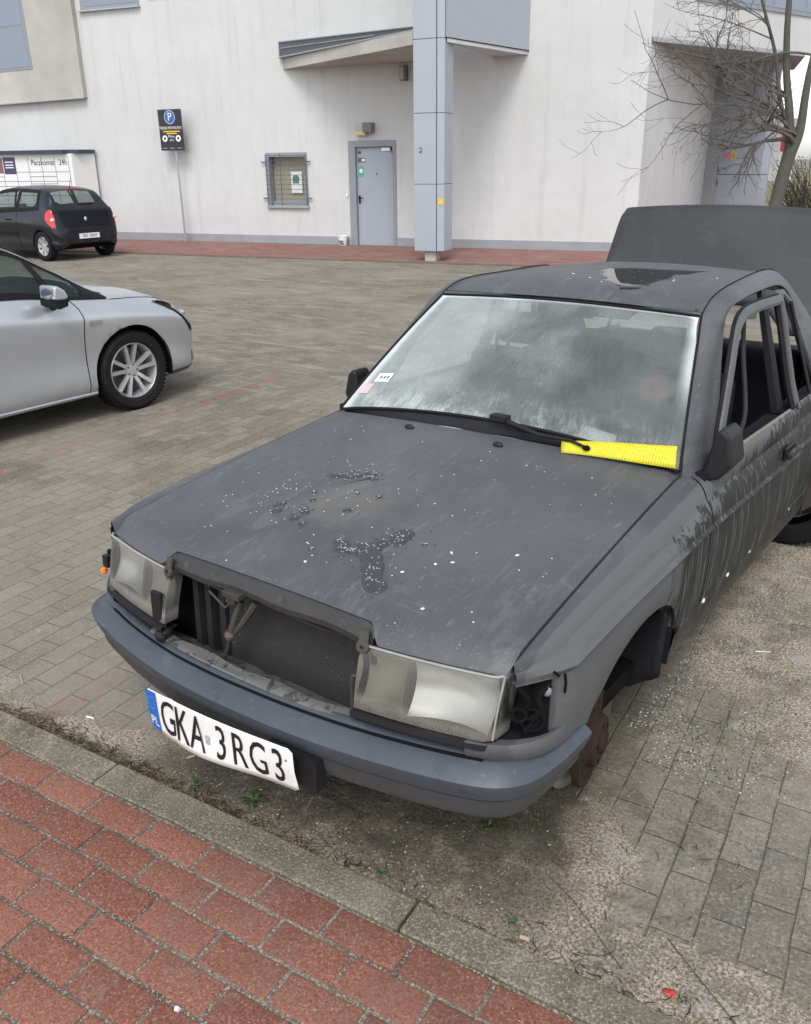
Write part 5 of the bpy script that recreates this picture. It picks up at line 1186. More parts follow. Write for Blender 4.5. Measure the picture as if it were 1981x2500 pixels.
RPOLY = [(-0.014, 2.185), (-0.133, 2.434), (-0.144, 2.514), (-0.06, 2.622), (0.107, 2.658), (0.277, 2.67), (0.446, 2.675), (0.324, 2.525), (0.222, 2.409), (0.264, 2.251), (0.273, 1.968), (0.294, 1.87), (0.206, 1.87), (0.061, 2.038)]
def fpoly(x, y):
    ins = False; dm = 9; n = len(RPOLY)
    for i in range(n):
        a, b = RPOLY[i], RPOLY[(i + 1) % n]
        if (a[1] > y) != (b[1] > y) and x < (b[0] - a[0]) * (y - a[1]) / (b[1] - a[1]) + a[0]: ins = not ins
        dx, dy = b[0] - a[0], b[1] - a[1]; t_ = max(0, min(1, ((x - a[0]) * dx + (y - a[1]) * dy) / (dx * dx + dy * dy))); dm = min(dm, math.hypot(x - a[0] - t_ * dx, y - a[1] - t_ * dy))
    return dm if ins else -dm
# the roof skin is pressed level where the rain water stands
for row in P:
    for j, q in enumerate(row):
        w_ = max(0, min(1, 1 + fpoly(q[0], q[1]) / .14)); w_ = w_ * w_ * (3 - 2 * w_) * max(0, min(1, (q[1] - 1.83) / .09))
        row[j] = (q[0], q[1], lerp(q[2], 1.387 + .008 * (q[1] - 2.2), w_))
for L_ in (Ir, Il): wp(MB().tube([tuple(Vector(p) + Vector((0, 0, .002))) for p in L_[20:54]], .0018, 5), 'drip_joint', BLACK)
roof = wp(MB().grid(P), 'roof', WP, smooth=True, angle=45)
ROOFP = P
from mathutils.bvhtree import BVHTree
_bv = [Vector(p) for r in P for p in r]; _nf = len(ks)
_bf = [(i * _nf + j, (i + 1) * _nf + j, (i + 1) * _nf + j + 1, i * _nf + j + 1) for i in range(len(P) - 1) for j in range(_nf - 1)]
RBV = BVHTree.FromPolygons(_bv, _bf)
def roofz(x, y):
    h = RBV.ray_cast(Vector((x, y, 3)), Vector((0, 0, -1)))[0]
    return h.z if h is not None else None
# header between glass and roof panel
g = MB(); rows = []
for j in range(49):
    u = j / 48; a = wsp(u, 1.015, .004); b = Vector(P[j][0]); rows.append([tuple(a + Vector((0, .01, -.02))), tuple(a), tuple(a.lerp(b, .45) + Vector((0, -.004, .006))), tuple(a.lerp(b, .8) + Vector((0, -.002, .003))), tuple(b + Vector((0, -.004, -.003))), tuple(b + Vector((0, .004, -.02)))])
wp(MB().grid(rows), 'roof_header', WP, smooth=True, angle=30)
g = MB(); g.tube([tuple(Vector(P[j][0]) + Vector((0, -.003, .0))) for j in range(49)], .0035, 5); wp(g, 'roof_seam', BLACK)
g = MB(); g.box((.520, 1.803, 1.330), (.533, 1.815, 1.345)); wp(g, 'rust_spot', flat('rust_brown', (.14, .09, .05), .8), bevel=.004)
wp(MB().grid([[(x, y, (roofz(x, y) or 1.34) - .03) for y in frange(1.9, 2.85, 10)] for x in frange(-.5, .5, 10)]), 'headlining', flat('grey_headlining', (.20, .19, .18), .9))
# rear window and rear deck, boot, lid standing open
g = MB(); g.box((-.66, 3.40, .86), (.66, 3.56, .93)); wp(g, 'rear_deck', WP, bevel=.01)
g = MB(); g.box((-.64, 3.56, .40), (.64, 3.6, .86)); g.box((-.64, 3.6, .38), (.64, 4.02, .42)); wp(g, 'boot_interior', BLACK)
g = MB(); g.box((-.74, 4.0, .45), (.74, 4.06, .90)); wp(g, 'rear_panel', WP, bevel=.03, seg=3)
LW = [(0, .665), (.25, .67), (.5, .668), (.8, .655), (.93, .645), (1, .628)]
g = MB(); rows = []
for i in range(41):
    u = -1 + i / 20; row = []
    for j in range(15):
        v0 = .28 - .18 * max(0, min(1, (abs(u) - .45) / .2)); v = v0 + (1 - v0) * j / 14; b = herm(LW, v); x = u * b; x = math.copysign(abs(x), u)
        y = 3.52 + .31 * v + .012 * math.sin(math.pi * v); z = .955 + .665 * v + .028 * (1 - u * u) * v
        e = max(0, (abs(u) - .94) / .06); y += .02 * e * e
        if v > .9: q = (v - .9) / .1; y += .016 * q * q; z -= .0 * q
        row.append((x, y, z))
    p = row[-1]; row += [(p[0] * .995, p[1] + .02, p[2] + .006), (p[0] * .99, p[1] + .06, p[2] + .004), (p[0] * .985, p[1] + .22, p[2] - .05), (p[0] * .98, p[1] + .23, p[2] - .08)]
    rows.append(row)
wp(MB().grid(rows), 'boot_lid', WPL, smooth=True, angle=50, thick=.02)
g = MB()
for s in (-1, 1): g.tube([(s * .58, 3.60, .88), (s * .58, 3.70, 1.05), (s * .58, 3.69, 1.25)], .012, 8)
wp(g, 'boot_hinge', TRIMB)

# doors, quarter panels
def strip(pts, hw_, th, s):
    nrm = Vector((.93, 0, .36)).normalized(); rows = []; n = len(pts)
    for i, p in enumerate(pts):
        a = (p - pts[i - 1]).normalized() if i > 0 else (pts[1] - p).normalized(); b = (pts[i + 1] - p).normalized() if i < n - 1 else a
        wa_, wb_ = a.cross(nrm).normalized(), b.cross(nrm).normalized(); w_ = (wa_ + wb_).normalized(); w_ = w_ / max(.45, w_.dot(wa_))
        rows.append([p + w_ * (k * hw_) + nrm * (h * th) for k, h in ((-1, -1), (-1, .3), (-.75, .9), (-.2, 1), (.55, 1), (.62, .55), (1, .45), (1, -1))])
    return MB().grid([[(s * q.x, q.y, q.z) for q in r] for r in rows], closed_v=True)
def belt(y): return (.776, .902 + .004 * math.sin(y))
for s in (1, -1):
    aj = (lambda y: .016 * max(0, y - 1.34)) if s == 1 else (lambda y: 0)
    top = lambda y: lerp2(wtop(y), belt(y), max(0, min(1, (y - 1.39) / .07)))
    def lerp2(a, b, t): return (lerp(a[0], b[0], t), lerp(a[1], b[1], t))
    d1 = wp(skin(frange(1.335, 2.405, 22), lambda y: (.810, .452), top, s, dx=aj), 'front_door', WP, smooth=True, angle=32)
    d2 = wp(skin([2.415, 2.47, 2.55, 2.65, 2.75, 2.82, 2.87, 2.90, 2.95, 3.0, 3.06, 3.10], lambda y: (.81, .452 if y < 2.84 else interp([(2.84, .452), (2.87, .50), (2.92, .56), (3.0, .61), (3.12, .64)], y)), lambda y: belt(y), s), 'rear_door', WP, smooth=True, angle=32)
    wp(skin([3.11, 3.19, 3.3, 3.4, 3.46, 3.50, 3.515, 3.53, 3.6, 3.8, 3.95, 4.03], lambda y: (.806 - .10 * max(0, y - 3.8), interp([(3.11, .642), (3.19, .645), (3.3, .632), (3.4, .585), (3.46, .535), (3.5, .47), (3.515, .40), (3.53, .38), (4.03, .40)], y)), lambda y: (.745 - .12 * max(0, y - 3.4), .92), s), 'quarter_panel', WP, smooth=True, angle=32)
    g = MB(); g.grid([[(s * .80, 3.19 + .345 * math.cos(a), .30 + .345 * math.sin(a)), (s * .55, 3.19 + .345 * math.cos(a), .30 + .345 * math.sin(a))] for a in [math.pi * i / 16 for i in range(17)]]); wp(g, 'wheel_arch_liner', LINER, smooth=True)
    g = MB(); g.tube([(s * (belt(y)[0] + aj(y) - .008), y, .903) for y in frange(1.52, 2.33, 10)], .007, 6); wp(g, 'window_ledge_seal', flat('dirty_pale_seal', (.22, .20, .16), .7, var=.3, scale=30), d1)
    g = MB(); g.box((s * .70, 1.36, .45), (s * .765, 2.32, .88)); wp(g, 'inner_trim', CLOTH, d1)
    g = MB(); g.box((s * .70, 2.36, .45), (s * .765, 3.08, .885)); wp(g, 'inner_trim', CLOTH, d2)
    g = MB(); M = frame((s * (.822 + aj(2.2)), 2.20, .775), (0, s, 0), (0, 0, 1)); g.box((-.075, -.028, -.006), (.075, .026, .004), M); hd = wp(g, 'handle', TRIMB, d1, bevel=.006)
    g = MB(); g.box((-.085, -.016, .004), (.07, .012, .026), M); wp(g, 'handle_grip', WP, hd, bevel=.008)
    # window frame of the front door, bent slightly outward
    k = 1 if s == 1 else 0
    fp = [(.768, 1.452, .885), (.75, 1.508, .985), (.71, 1.668, 1.150), (.684, 1.765, 1.240), (.671, 1.83, 1.292), (.662, 1.935, 1.319), (.656, 2.104, 1.324), (.655, 2.27, 1.323), (.655, 2.432, 1.321)]
    fp2 = [(.6555, 2.436, 1.319), (.675, 2.44, 1.258), (.712, 2.43, 1.135), (.755, 2.415, .998), (.795, 2.40, .90)]
    if not k: fp = [(x - .05, y, z - .025) for x, y, z in fp]; fp2 = [(x - .05, y - .02, z - .025) for x, y, z in fp2]
    loop = [Vector(p) for p in smooth_poly(fp, 4)] + [Vector(p) for p in fp2]
    fr_ = wp(strip(loop, .019, .011, s), 'window_frame', WP, d1, smooth=True, angle=30)
    g = MB()
    for pts, dz in ((smooth_poly(fp, 5), .018), ): g.tube([(s * (p[0] - .010), p[1] - .010, p[2] + dz) for p in pts], .007, 6); g.tube([(s * (p[0] - .010), p[1] + .013, p[2] - .014) for p in pts], .006, 6)
    g.tube([(s * (p[0] - .012), p[1] - .026, p[2]) for p in smooth_poly(fp2, 5)], .012, 6); wp(g, 'frame_seal', RUBBER, fr_, smooth=True)
    # B post and rear door frame
    g = MB(); g.add([(s * .595, 2.36, 1.36), (s * .595, 2.42, 1.36), (s * .74, 2.42, .88), (s * .74, 2.34, .88), (s * .575, 2.36, 1.36), (s * .575, 2.42, 1.36), (s * .71, 2.42, .88), (s * .71, 2.34, .88)], [(0, 1, 2, 3), (7, 6, 5, 4), (0, 3, 7, 4), (1, 5, 6, 2), (0, 4, 5, 1), (3, 2, 6, 7)]); wp(g, 'middle_post', TRIMB, smooth=False)
    wp(strip([Vector(p) for p in ((.612, 2.40, 1.30), (.638, 2.44, 1.149), (.695, 2.50, .93))], .012, .006, s), 'post_edge_trim', flat('grey_post_trim', (.10, .10, .098), .6))
    g = strip([Vector(p) for p in ((.770, 2.47, .90), (.69, 2.515, 1.12), (.612, 2.555, 1.33), (.612, 2.64, 1.325), (.63, 2.74, 1.27), (.665, 2.83, 1.14), (.745, 2.98, .905))], .016, .009, s); rf_ = wp(g, 'rear_window_frame', WP, d2, smooth=True)
    g = MB(); g.tube([(s * .642, 2.68, 1.29), (s * .768, 2.74, .90)], .008, 6); wp(g, 'window_divider', TRIMB, d2, smooth=True)
    # mirror, folded in
    mx = [(.735, .838), (.752, .90), (.772, 1.012), (.790, 1.028), (.818, 1.005), (.838, .915), (.80, .862)]
    if s == -1: mx = [(x + .02, z - .03) for x, z in mx]
    M = Matrix(((s, 0, 0, 0), (0, 0, 1, 0), (0, 1, 0, 0), (0, 0, 0, 1)))
    g = MB(); g.prism(mx, 1.375 if s == 1 else 1.50, 1.52 if s == 1 else 1.60, M); mi = wp(g, 'mirror', TRIMB, d1, bevel=.014, seg=3)
    if s == -1: 
        g = MB(); g.box((-.83, 1.601, .85), (-.775, 1.604, .97)); wp(g, 'mirror_glass', PANE, mi)
# hanging door rubber and cabin
g = MB(); g.tube([tuple(p) for p in smooth_poly([(.60, 2.14, 1.30), (.635, 2.08, 1.15), (.675, 2.03, 1.02), (.70, 1.98, .93), (.70, 1.92, .84)], 6)], .009, 8); wp(g, 'hanging_door_rubber', flat('grey_rubber', (.03, .032, .029), .7, spec=.2), smooth=True)
wp(MB().box((-.70, 1.30, .56), (.70, 1.56, .865)), 'dashboard', flat('dusty_dashboard', (.05, .05, .052), .8), bevel=.05, seg=3)
for x in (-.36, .36):
    g = MB(); g.box((x - .25, 1.60, .34), (x + .25, 2.10, .52)); g.add([(x - .27, 1.98, .5), (x + .27, 1.98, .5), (x + .27, 2.14, .5), (x - .27, 2.14, .5), (x - .24, 2.10, 1.05), (x + .24, 2.10, 1.05), (x + .24, 2.22, 1.05), (x - .24, 2.22, 1.05)], [(0, 3, 2, 1), (4, 5, 6, 7), (0, 1, 5, 4), (1, 2, 6, 5), (2, 3, 7, 6), (3, 0, 4, 7)]); se = wp(g, 'front_seat', CLOTH, bevel=.05, seg=3, smooth=True)
    g = MB(); g.box((x - .13, 2.12, 1.07), (x + .13, 2.21, 1.21)); wp(g, 'headrest', CLOTH, se, bevel=.04, seg=3, smooth=True)
g = MB(); g.box((-.64, 2.75, .38), (.64, 3.2, .58)); g.box((-.64, 3.12, .55), (.64, 3.28, 1.0)); wp(g, 'rear_seat', CLOTH, bevel=.05, seg=3, smooth=True)
g = MB(); Ms = Matrix.Translation((.36, 1.70, .90)) @ Matrix.Rotation(R(-62), 4, 'X'); g.lathe([(.178, 0), (.195, .016), (.212, 0), (.195, -.016), (.178, 0)], 32, Ms); g.box((-.18, -.02, -.012), (.18, .02, .012), Ms); g.lathe([(0, .02), (.07, .02), (.08, -.02), (0, -.02)], 20, Ms); wp(g, 'steering_wheel', RUBBER, smooth=True, angle=40)
g = MB(); M = frame((.0, 1.86, 1.285), (1, 0, 0), (0, .1, 1)); g.box((-.11, -.03, -.02), (.11, .03, .0), M); wp(g, 'rear_view_mirror', TRIMB, bevel=.01)

# ------------------------------------------------------------------ things lying on the wreck
_hv = [Vector(v) for v in [tuple(v.co) for v in hood.data.vertices]]; _hp = [tuple(p.vertices) for p in hood.data.polygons]
HBV = BVHTree.FromPolygons(_hv, _hp)
def surf(B_, x, y):
    h = B_.ray_cast(Vector((x, y, 3)), Vector((0, 0, -1)))
    return (h[0], h[1]) if h[0] is not None else (None, None)
# (these are top-level, so their points are carried into the world by Mc)
def mat_notice():
    t = NT('yellow_notice_paper'); v = t.coord(); 
    x, y, z = t.sep(v)
    ln = t.n('ShaderNodeTexWave', {'Vector': v, 'Scale': 34, 'Distortion': 0}, bands_direction='X').outputs['Fac']
    br = t.noise(t.coord(scale=(1, 8, 8)), 26, 2)
    f = t.math('MULTIPLY', t.ramp(ln, .55, .75), t.ramp(br, .42, .5))
    c = t.mix(t.math('MULTIPLY', f, .60), (.66, .60, .03), (.26, .23, .03)); c = t.mix(t.math('MULTIPLY', t.noise(v, 14, 4), .3), c, (.55, .50, .04))
    t.bsdf(col=c, rough=.55, spec=.3); return t.done()
bl, br_, tr_, tl_ = Vector((.312, 1.246, .890)), Vector((.690, 1.284, .900)), Vector((.676, 1.318, .964)), Vector((.297, 1.276, .922))
g = MB(); rows = []
for i in range(21):
    u = i / 20; a, b = bl.lerp(br_, u), tl_.lerp(tr_, u); o_ = Vector((0, -.006, .004)) * math.sin(math.pi * u * 1.5) + Vector((0, -.004, .006))
    rows.append([Mc @ (a.lerp(b, v) + o_ + Vector((0, -.004, -.002)) * math.sin(math.pi * v)) for v in (0, .25, .5, .75, 1)])
no = MB().grid(rows).build('notice', mat_notice(), smooth=True, thick=.0006); tag(no, 'bright yellow paper notice tucked under the wiper of the wrecked sedan', 'paper notice')
g = MB(); rows = [[Mc @ (Vector(wsp(lerp(.745, .835, u), lerp(-.05, .105 - .012 * u, v), -.007))) for v in (0, .5, 1)] for u in (0, .33, .66, 1)]
pw = MB().grid(rows).build('paper_slip', WHITEP, smooth=True, thick=.0008); tag(pw, 'white paper slip lying inside behind the fogged windscreen above the yellow notice', 'paper')

# water lying on bonnet and roof
def mat_water(name, dark):
    t = NT(name); t.bsdf(col=dark, rough=.02, spec=.55, ior=1.33); return t.done()
WATER = mat_water('rain_water_on_paint', (.048, .051, .059)); WATER_R = mat_water('roof_water', (.016, .016, .018))
rnd = random.Random(11)
blobs = []
def chain(pts, r0, r1, n):
    for i in range(n):
        f = i / max(1, n - 1) * (len(pts) - 1); k = min(int(f), len(pts) - 2); t_ = f - k
        x, y = lerp(pts[k][0], pts[k + 1][0], t_), lerp(pts[k][1], pts[k + 1][1], t_)
        blobs.append((x + rnd.uniform(-.008, .008), y + rnd.uniform(-.008, .008), rnd.uniform(r0, r1)))
chain([(.175, .38), (.215, .34), (.25, .29), (.285, .262)], .022, .028, 11)
chain([(.04, .395), (.075, .372), (.11, .368), (.15, .375)], .013, .020, 9)
chain([(.15, .40), (.165, .44), (.185, .49), (.19, .525)], .018, .026, 10)
chain([(.20, .50), (.215, .47)], .012, .016, 3); chain([(.11, .41), (.14, .42)], .012, .017, 3)
chain([(-.26, .735), (-.22, .75), (-.185, .765)], .016, .022, 7); chain([(-.165, .80), (-.13, .785), (-.115, .77)], .010, .015, 6)
for x, y, r in ((-.055, .555, .016), (-.20, .56, .011), (-.185, .50, .018), (-.165, .485, .015), (-.27, .50, .012), (-.255, .455, .019), (-.17, .44, .018), (-.125, .425, .012), (-.28, .475, .009), (-.23, .60, .010), (-.10, .66, .008), (.0, .33, .011), (-.02, .67, .006), (.27, .50, .010)): blobs.append((x, y, r))
def puddle(name, inside, x0, x1, y0, y1, st, B_, hmax, m, label, lift=.0005):
    nx, ny = int((x1 - x0) / st) + 1, int((y1 - y0) / st) + 1; V = {}; mb = MB(); vs = []; fs = []
    F = [[inside(x0 + i * st, y0 + j * st) for j in range(ny)] for i in range(nx)]
    def vid(i, j):
        if (i, j) not in V:
            x, y = x0 + i * st, y0 + j * st; f = F[i][j]
            if f < 0:       # pull rim vertices onto the zero contour
                gx = (inside(x + .001, y) - inside(x - .001, y)) / .002; gy = (inside(x, y + .001) - inside(x, y - .001)) / .002; gg = gx * gx + gy * gy
                if gg > 1e-9: x -= f * gx / gg; y -= f * gy / gg
                f = 0
            p, n = surf(B_, x, y)
            if p is None: return None
            V[(i, j)] = len(vs); vs.append(Mc @ (p + n * (lift * (1 if f > 0 else -.5) + hmax * math.sqrt(max(0, min(1, f * 2.2))))))
        return V[(i, j)]
    for i in range(nx - 1):
        for j in range(ny - 1):
            if max(F[i][j], F[i + 1][j], F[i + 1][j + 1], F[i][j + 1]) > 0 and min(F[i][j], F[i + 1][j], F[i + 1][j + 1], F[i][j + 1]) > -.8:
                q = [vid(i, j), vid(i + 1, j), vid(i + 1, j + 1), vid(i, j + 1)]
                if None not in q: fs.append(q)
    mb.add(vs, fs); o = mb.build(name, m, smooth=True, angle=180, weld=False); tag(o, label, 'water', kind='stuff'); return o
def fh(x, y):
    s_ = 0
    for bx, by, r in blobs:
        d2 = ((x - bx) ** 2 + (y - by) ** 2) / (r * r)
        if d2 < 4: s_ += max(0, 1 - d2 / 2.6) ** 2
    return s_ - .38
puddle('bonnet_water', fh, -.32, .36, .21, .84, .005, HBV, .0042, WATER, 'dark shallow rain puddles and beads lying on the matte bonnet')
def froof(x, y):
    d = fpoly(x, y)
    return (d + .022 * (mnoise.noise(Vector((x * 14, y * 14, 0))) + .5 * mnoise.noise(Vector((x * 40, y * 40, 3))))) * 12
puddle('roof_water', froof, -.20, .56, 1.84, 2.75, .012, RBV, .0004, WATER_R, 'dark sheet of rain water lying on the roof in front of the open boot lid', lift=.0015)
# beads, pale flecks and white dots painted as highlights on the water
wd, fl = MB(), MB()
def bead(mb, B_, x, y, r, h):
    p, n = surf(B_, x, y)
    if p is None: return
    ax = n.orthogonal().normalized(); ay = n.cross(ax); asp = rnd.uniform(.75, 1.3); rows = []
    for q in (0, .55, .85, 1): rows.append([Mc @ (p + ax * (r * asp * q * math.cos(a)) + ay * (r * q / asp * math.sin(a)) + n * (h * math.sqrt(1 - q * q) + .0002)) for a in [2 * math.pi * k / 8 for k in range(8)]])
    mb.grid(rows, closed_v=True)
for i in range(150):
    bx, by, r = rnd.choice(blobs); a = rnd.uniform(0, 6.28); d = rnd.uniform(.2, 3.2) * r; bead(wd, HBV, bx + d * math.cos(a), by + d * math.sin(a), rnd.uniform(.0022, .0055), .0025)
for i in range(170):  # white dots standing in for bright highlights on the puddles
    bx, by, r = rnd.choice(blobs); a = rnd.uniform(0, 6.28); d = rnd.uniform(.1, 1.0) * r; p, n = surf(HBV, bx + d * math.cos(a), by + d * math.sin(a))
    if p is not None: fl.ball(tuple(Mc @ (p + n * .0043)), (rnd.uniform(.0012, .0036), rnd.uniform(.0010, .0026), .0010), 6)
for i in range(90):
    cx, cy, sx, sy = rnd.choice(((-.22, .78, .07, .06), (-.20, .64, .10, .08), (.18, .38, .10, .08), (-.25, .52, .09, .07), (-.1, .60, .15, .12))); bead(fl, HBV, rnd.gauss(cx, sx), rnd.gauss(cy, sy), rnd.uniform(.0010, .0026), .0012)
for i in range(70): bead(fl, HBV, rnd.uniform(-.62, .64), rnd.uniform(.16, 1.15), rnd.uniform(.0010, .0028), .0012)
for i in range(16): bead(fl, RBV, rnd.uniform(-.1, .5), rnd.uniform(1.95, 2.5), rnd.uniform(.003, .007), .002)
for x, y in ((.36, .50), (.39, .46), (.355, .43), (.30, .355), (.44, .25), (.03, .27), (.52, .58)): bead(fl, HBV, x, y, .005, .002)
tag(wd.build('rain_beads', mat_water('clear_beads', (.06, .062, .07)), smooth=True), 'scattered clear rain beads around the puddles on the bonnet', 'water', kind='stuff')
tag(fl.build('flecks_and_glints', flat('fleck_and_glint', (.62, .63, .64), .3), smooth=True), 'scattered pale flecks and painted water glints on the bonnet and the roof of the wreck', 'flecks', kind='stuff')

# ------------------------------------------------------------------ loose ground cover
def mat_tone(name, a, b, rough=.85):
    t = NT(name); at = t.n('ShaderNodeAttribute', attribute_name='tone').outputs['Fac']
    t.bsdf(col=t.mix(at, a, b), rough=rough, spec=.3); return t.done()
def with_tone(o, tones):
    at = o.data.attributes.new('tone', 'FLOAT', 'FACE'); at.data.foreach_set('value', tones)
rnd = random.Random(3)
g = MB(); tones = []
def stone(x, y, z, r, tone):
    a0 = rnd.uniform(0, 6.28); vs = []
    for k in range(4):
        a = a0 + k * math.pi / 2 + rnd.uniform(-.4, .4); q = r * rnd.uniform(.6, 1.2); vs.append((x + q * math.cos(a), y + q * math.sin(a), z + r * rnd.uniform(-.1, .35)))
    vs += [(x + rnd.uniform(-.3, .3) * r, y + rnd.uniform(-.3, .3) * r, z + r * rnd.uniform(.5, .9)), (x, y, z - r * .4)]
    fs = [(0, 1, 4), (1, 2, 4), (2, 3, 4), (3, 0, 4), (1, 0, 5), (2, 1, 5), (3, 2, 5), (0, 3, 5)]
    g.add(vs, fs); tones.extend([tone] * 8)
for i in range(11000):
    x = .66 + abs(rnd.gauss(0, .24)) + (rnd.random() < .25) * rnd.uniform(0, .7); y = rnd.uniform(1.05, 3.6)
    if x > 2.2 or mnoise.noise(Vector((x * 5, y * 5, 1))) < -.18 + (x - .9) * .35: continue
    stone(x, y, 0, rnd.choice((.002, .0025, .003, .003, .004, .005)), rnd.choice((rnd.uniform(0, .3), rnd.uniform(.6, 1.0))))
for i in range(2600):
    u = rnd.uniform(-1.2, 1.9); n_ = -abs(rnd.gauss(0, .10)); p = K(u, n_, 0); 
    if u < .25 and rnd.random() < .55: continue
    stone(p.x, p.y, 0, rnd.choice((.0018, .0025, .003, .004)), rnd.random())
for i in range(1500): stone(rnd.uniform(-.4, 1.4), rnd.uniform(.12, 1.0), 0, rnd.choice((.0018, .0025, .003)), rnd.random() ** 1.3)
for i in range(700): p = K(rnd.uniform(-1.3, 1.3), rnd.uniform(.0, 1.0), KZ); stone(p.x, p.y, p.z, rnd.choice((.0015, .002, .0025)), rnd.uniform(.55, 1))
for i in range(900): stone(rnd.uniform(-6, 1.9), rnd.uniform(.1, 6), 0, rnd.choice((.0025, .0035, .005)), rnd.uniform(.3, 1))
ob = g.build('gravel', mat_tone('mixed_gravel', (.035, .032, .029), (.46, .44, .39)), weld=False); with_tone(ob, tones)
tag(ob, 'pale and dark gravel crumbs scattered over the pavers and along the kerb', 'gravel', kind='stuff')
# dry stalks and rotten leaves in the gutter
g = MB(); tones = []
def bit(p, L, w_, rz, tone, lift=.004):
    a = Vector((math.cos(rz), math.sin(rz), 0)); b = Vector((-a.y, a.x, 0)); c = rnd.uniform(-.3, .3); zz = rnd.uniform(0, lift)
    rows = []
    for i in range(4):
        t_ = i / 3; q = p + a * (L * (t_ - .5)) + b * (c * L * math.sin(math.pi * t_)) + Vector((0, 0, zz + rnd.uniform(0, lift))); ww = w_ * math.sin(math.pi * (t_ * .8 + .1))
        rows.append([tuple(q - b * ww), tuple(q + Vector((0, 0, w_ * .6))), tuple(q + b * ww)])
    g.grid(rows); tones.extend([tone] * 6)
for i in range(1500):
    u = rnd.triangular(-1.35, .45, -.95) if rnd.random() < .85 else rnd.uniform(-.3, 1.7)
    p = K(u, -.012 - abs(rnd.gauss(0, .028 if u < .2 else .05)), .002)
    bit(p, rnd.uniform(.008, .05), rnd.uniform(.0007, .0022), KA + rnd.gauss(0, .8), rnd.random() ** 2.2)
for i in range(260):
    bit(Vector((rnd.uniform(-.5, 1.2), rnd.uniform(.1, .9), .002)), rnd.uniform(.01, .05), rnd.uniform(.0006, .0018), rnd.uniform(0, 6.28), rnd.random() ** 1.5)
ob = g.build('leaf_litter', mat_tone('dry_litter', (.022, .017, .012), (.26, .20, .13)), weld=False, smooth=True); with_tone(ob, tones)
tag(ob, 'dark strip of dry stalks and rotten leaves in the gutter beside the kerb', 'leaf litter', kind='stuff')
# short grass and moss tufts behind the missing wheel and by the kerb
g = MB(); tones = []
for (cx, cy, rx, ry, n) in ((.92, 1.35, .16, .28, 500), (.62, .60, .22, .12, 260), (.40, .30, .25, .06, 160), (.56, .50, .06, .04, 140), (1.0, .95, .12, .15, 120)):
    for i in range(n):
        x, y = rnd.gauss(cx, rx * .6), rnd.gauss(cy, ry * .6); h = rnd.uniform(.004, .016); a = rnd.uniform(0, 6.28); dx, dy = math.cos(a) * h * .7, math.sin(a) * h * .7; w_ = .0012
        g.add([(x - dy * .15 - w_, y, 0), (x + w_, y + dx * .1, 0), (x + dx, y + dy, h)], [(0, 1, 2)]); tones.append(rnd.random())
ob = g.build('short_grass', mat_tone('mossy_grass', (.045, .06, .018), (.13, .14, .05)), weld=False); with_tone(ob, tones)
tag(ob, 'thin mossy grass in the sandy pavers around the missing front wheel', 'grass', kind='stuff')
# single weeds
WEEDM = flat('weed_leaf', (.060, .092, .032), .6, var=.35, scale=30)
def weed(x, y, n, L, label, seed):
    r_ = random.Random(seed); g = MB()
    for i in range(n):
        a = 6.28 * i / n + r_.uniform(-.5, .5); l = L * r_.uniform(.6, 1.1); up = r_.uniform(.35, 1.1); rows = []
        for j in range(7):
            t_ = j / 6; d = l * t_ * math.cos(up * (1 - .5 * t_)); z = l * t_ * math.sin(up * (1 - .6 * t_)); w_ = L * .13 * math.sin(math.pi * (t_ * .9 + .06)) ** .8
            c = (d * math.cos(a), d * math.sin(a), z + .003); nx, ny = -math.sin(a), math.cos(a)
            rows.append([(c[0] - nx * w_, c[1] - ny * w_, c[2] + w_ * .35), (c[0], c[1], c[2]), (c[0] + nx * w_, c[1] + ny * w_, c[2] + w_ * .35)])
        g.grid(rows)
    o = g.build('weed', WEEDM, smooth=True, thick=.0006); o.location = (x, y, .001); tag(o, label, 'weed', 'weeds growing in the gutter')
weed(-.339, .112, 6, .034, 'small green weed at the kerb below the left end of the number plate', 1)
weed(-.135, .172, 9, .052, 'largest green leafy weed at the kerb joint under the number plate', 2)
weed(.75, .235, 6, .022, 'tiny weed at the kerb beside the pale cork bit', 3)
weed(.52, .50, 9, .036, 'bushy little weed under the corner of the bumper', 4)
weed(.37, .172, 6, .026, 'flat weed pressed against the kerb in the middle', 5)
# litter
def butt(x, y, rz, L, r, label, name='cigarette_butt', m=WHITEP, z=.004, cat='litter'):
    g = MB(); g.tube([(-L / 2, 0, 0), (0, .0015, 0), (L / 2, 0, 0)], r, 8); o = g.build(name, m, smooth=True); o.location = (x, y, z); o.rotation_euler = (0, 0, rz); tag(o, label, cat); return o
PALEW = flat('pale_dry_wood', (.42, .35, .24), .8)
butt(-.932, .143, .25, .032, .0035, 'white cigarette butt on the pavers left of the number plate')
butt(-.463, .204, 1.1, .026, .0035, 'pale cigarette butt on the dirt right under the number plate', m=PALEW)
butt(-1.368, .14, -.4, .075, .0025, 'thin dry straw lying at the far left of the gutter', 'straw', PALEW, cat='straw')
butt(.803, .208, .2, .026, .006, 'pale cork-like bit in the sand beside the kerb', 'cork_bit', PALEW, z=.006)
butt(.908, 1.981, .55, .06, .0028, 'white stick lying on the gravel beside the sill', 'stick', flat('white_wood', (.6, .55, .48), .8), cat='stick')
DARKT = flat('dark_twig', (.05, .035, .022), .8)
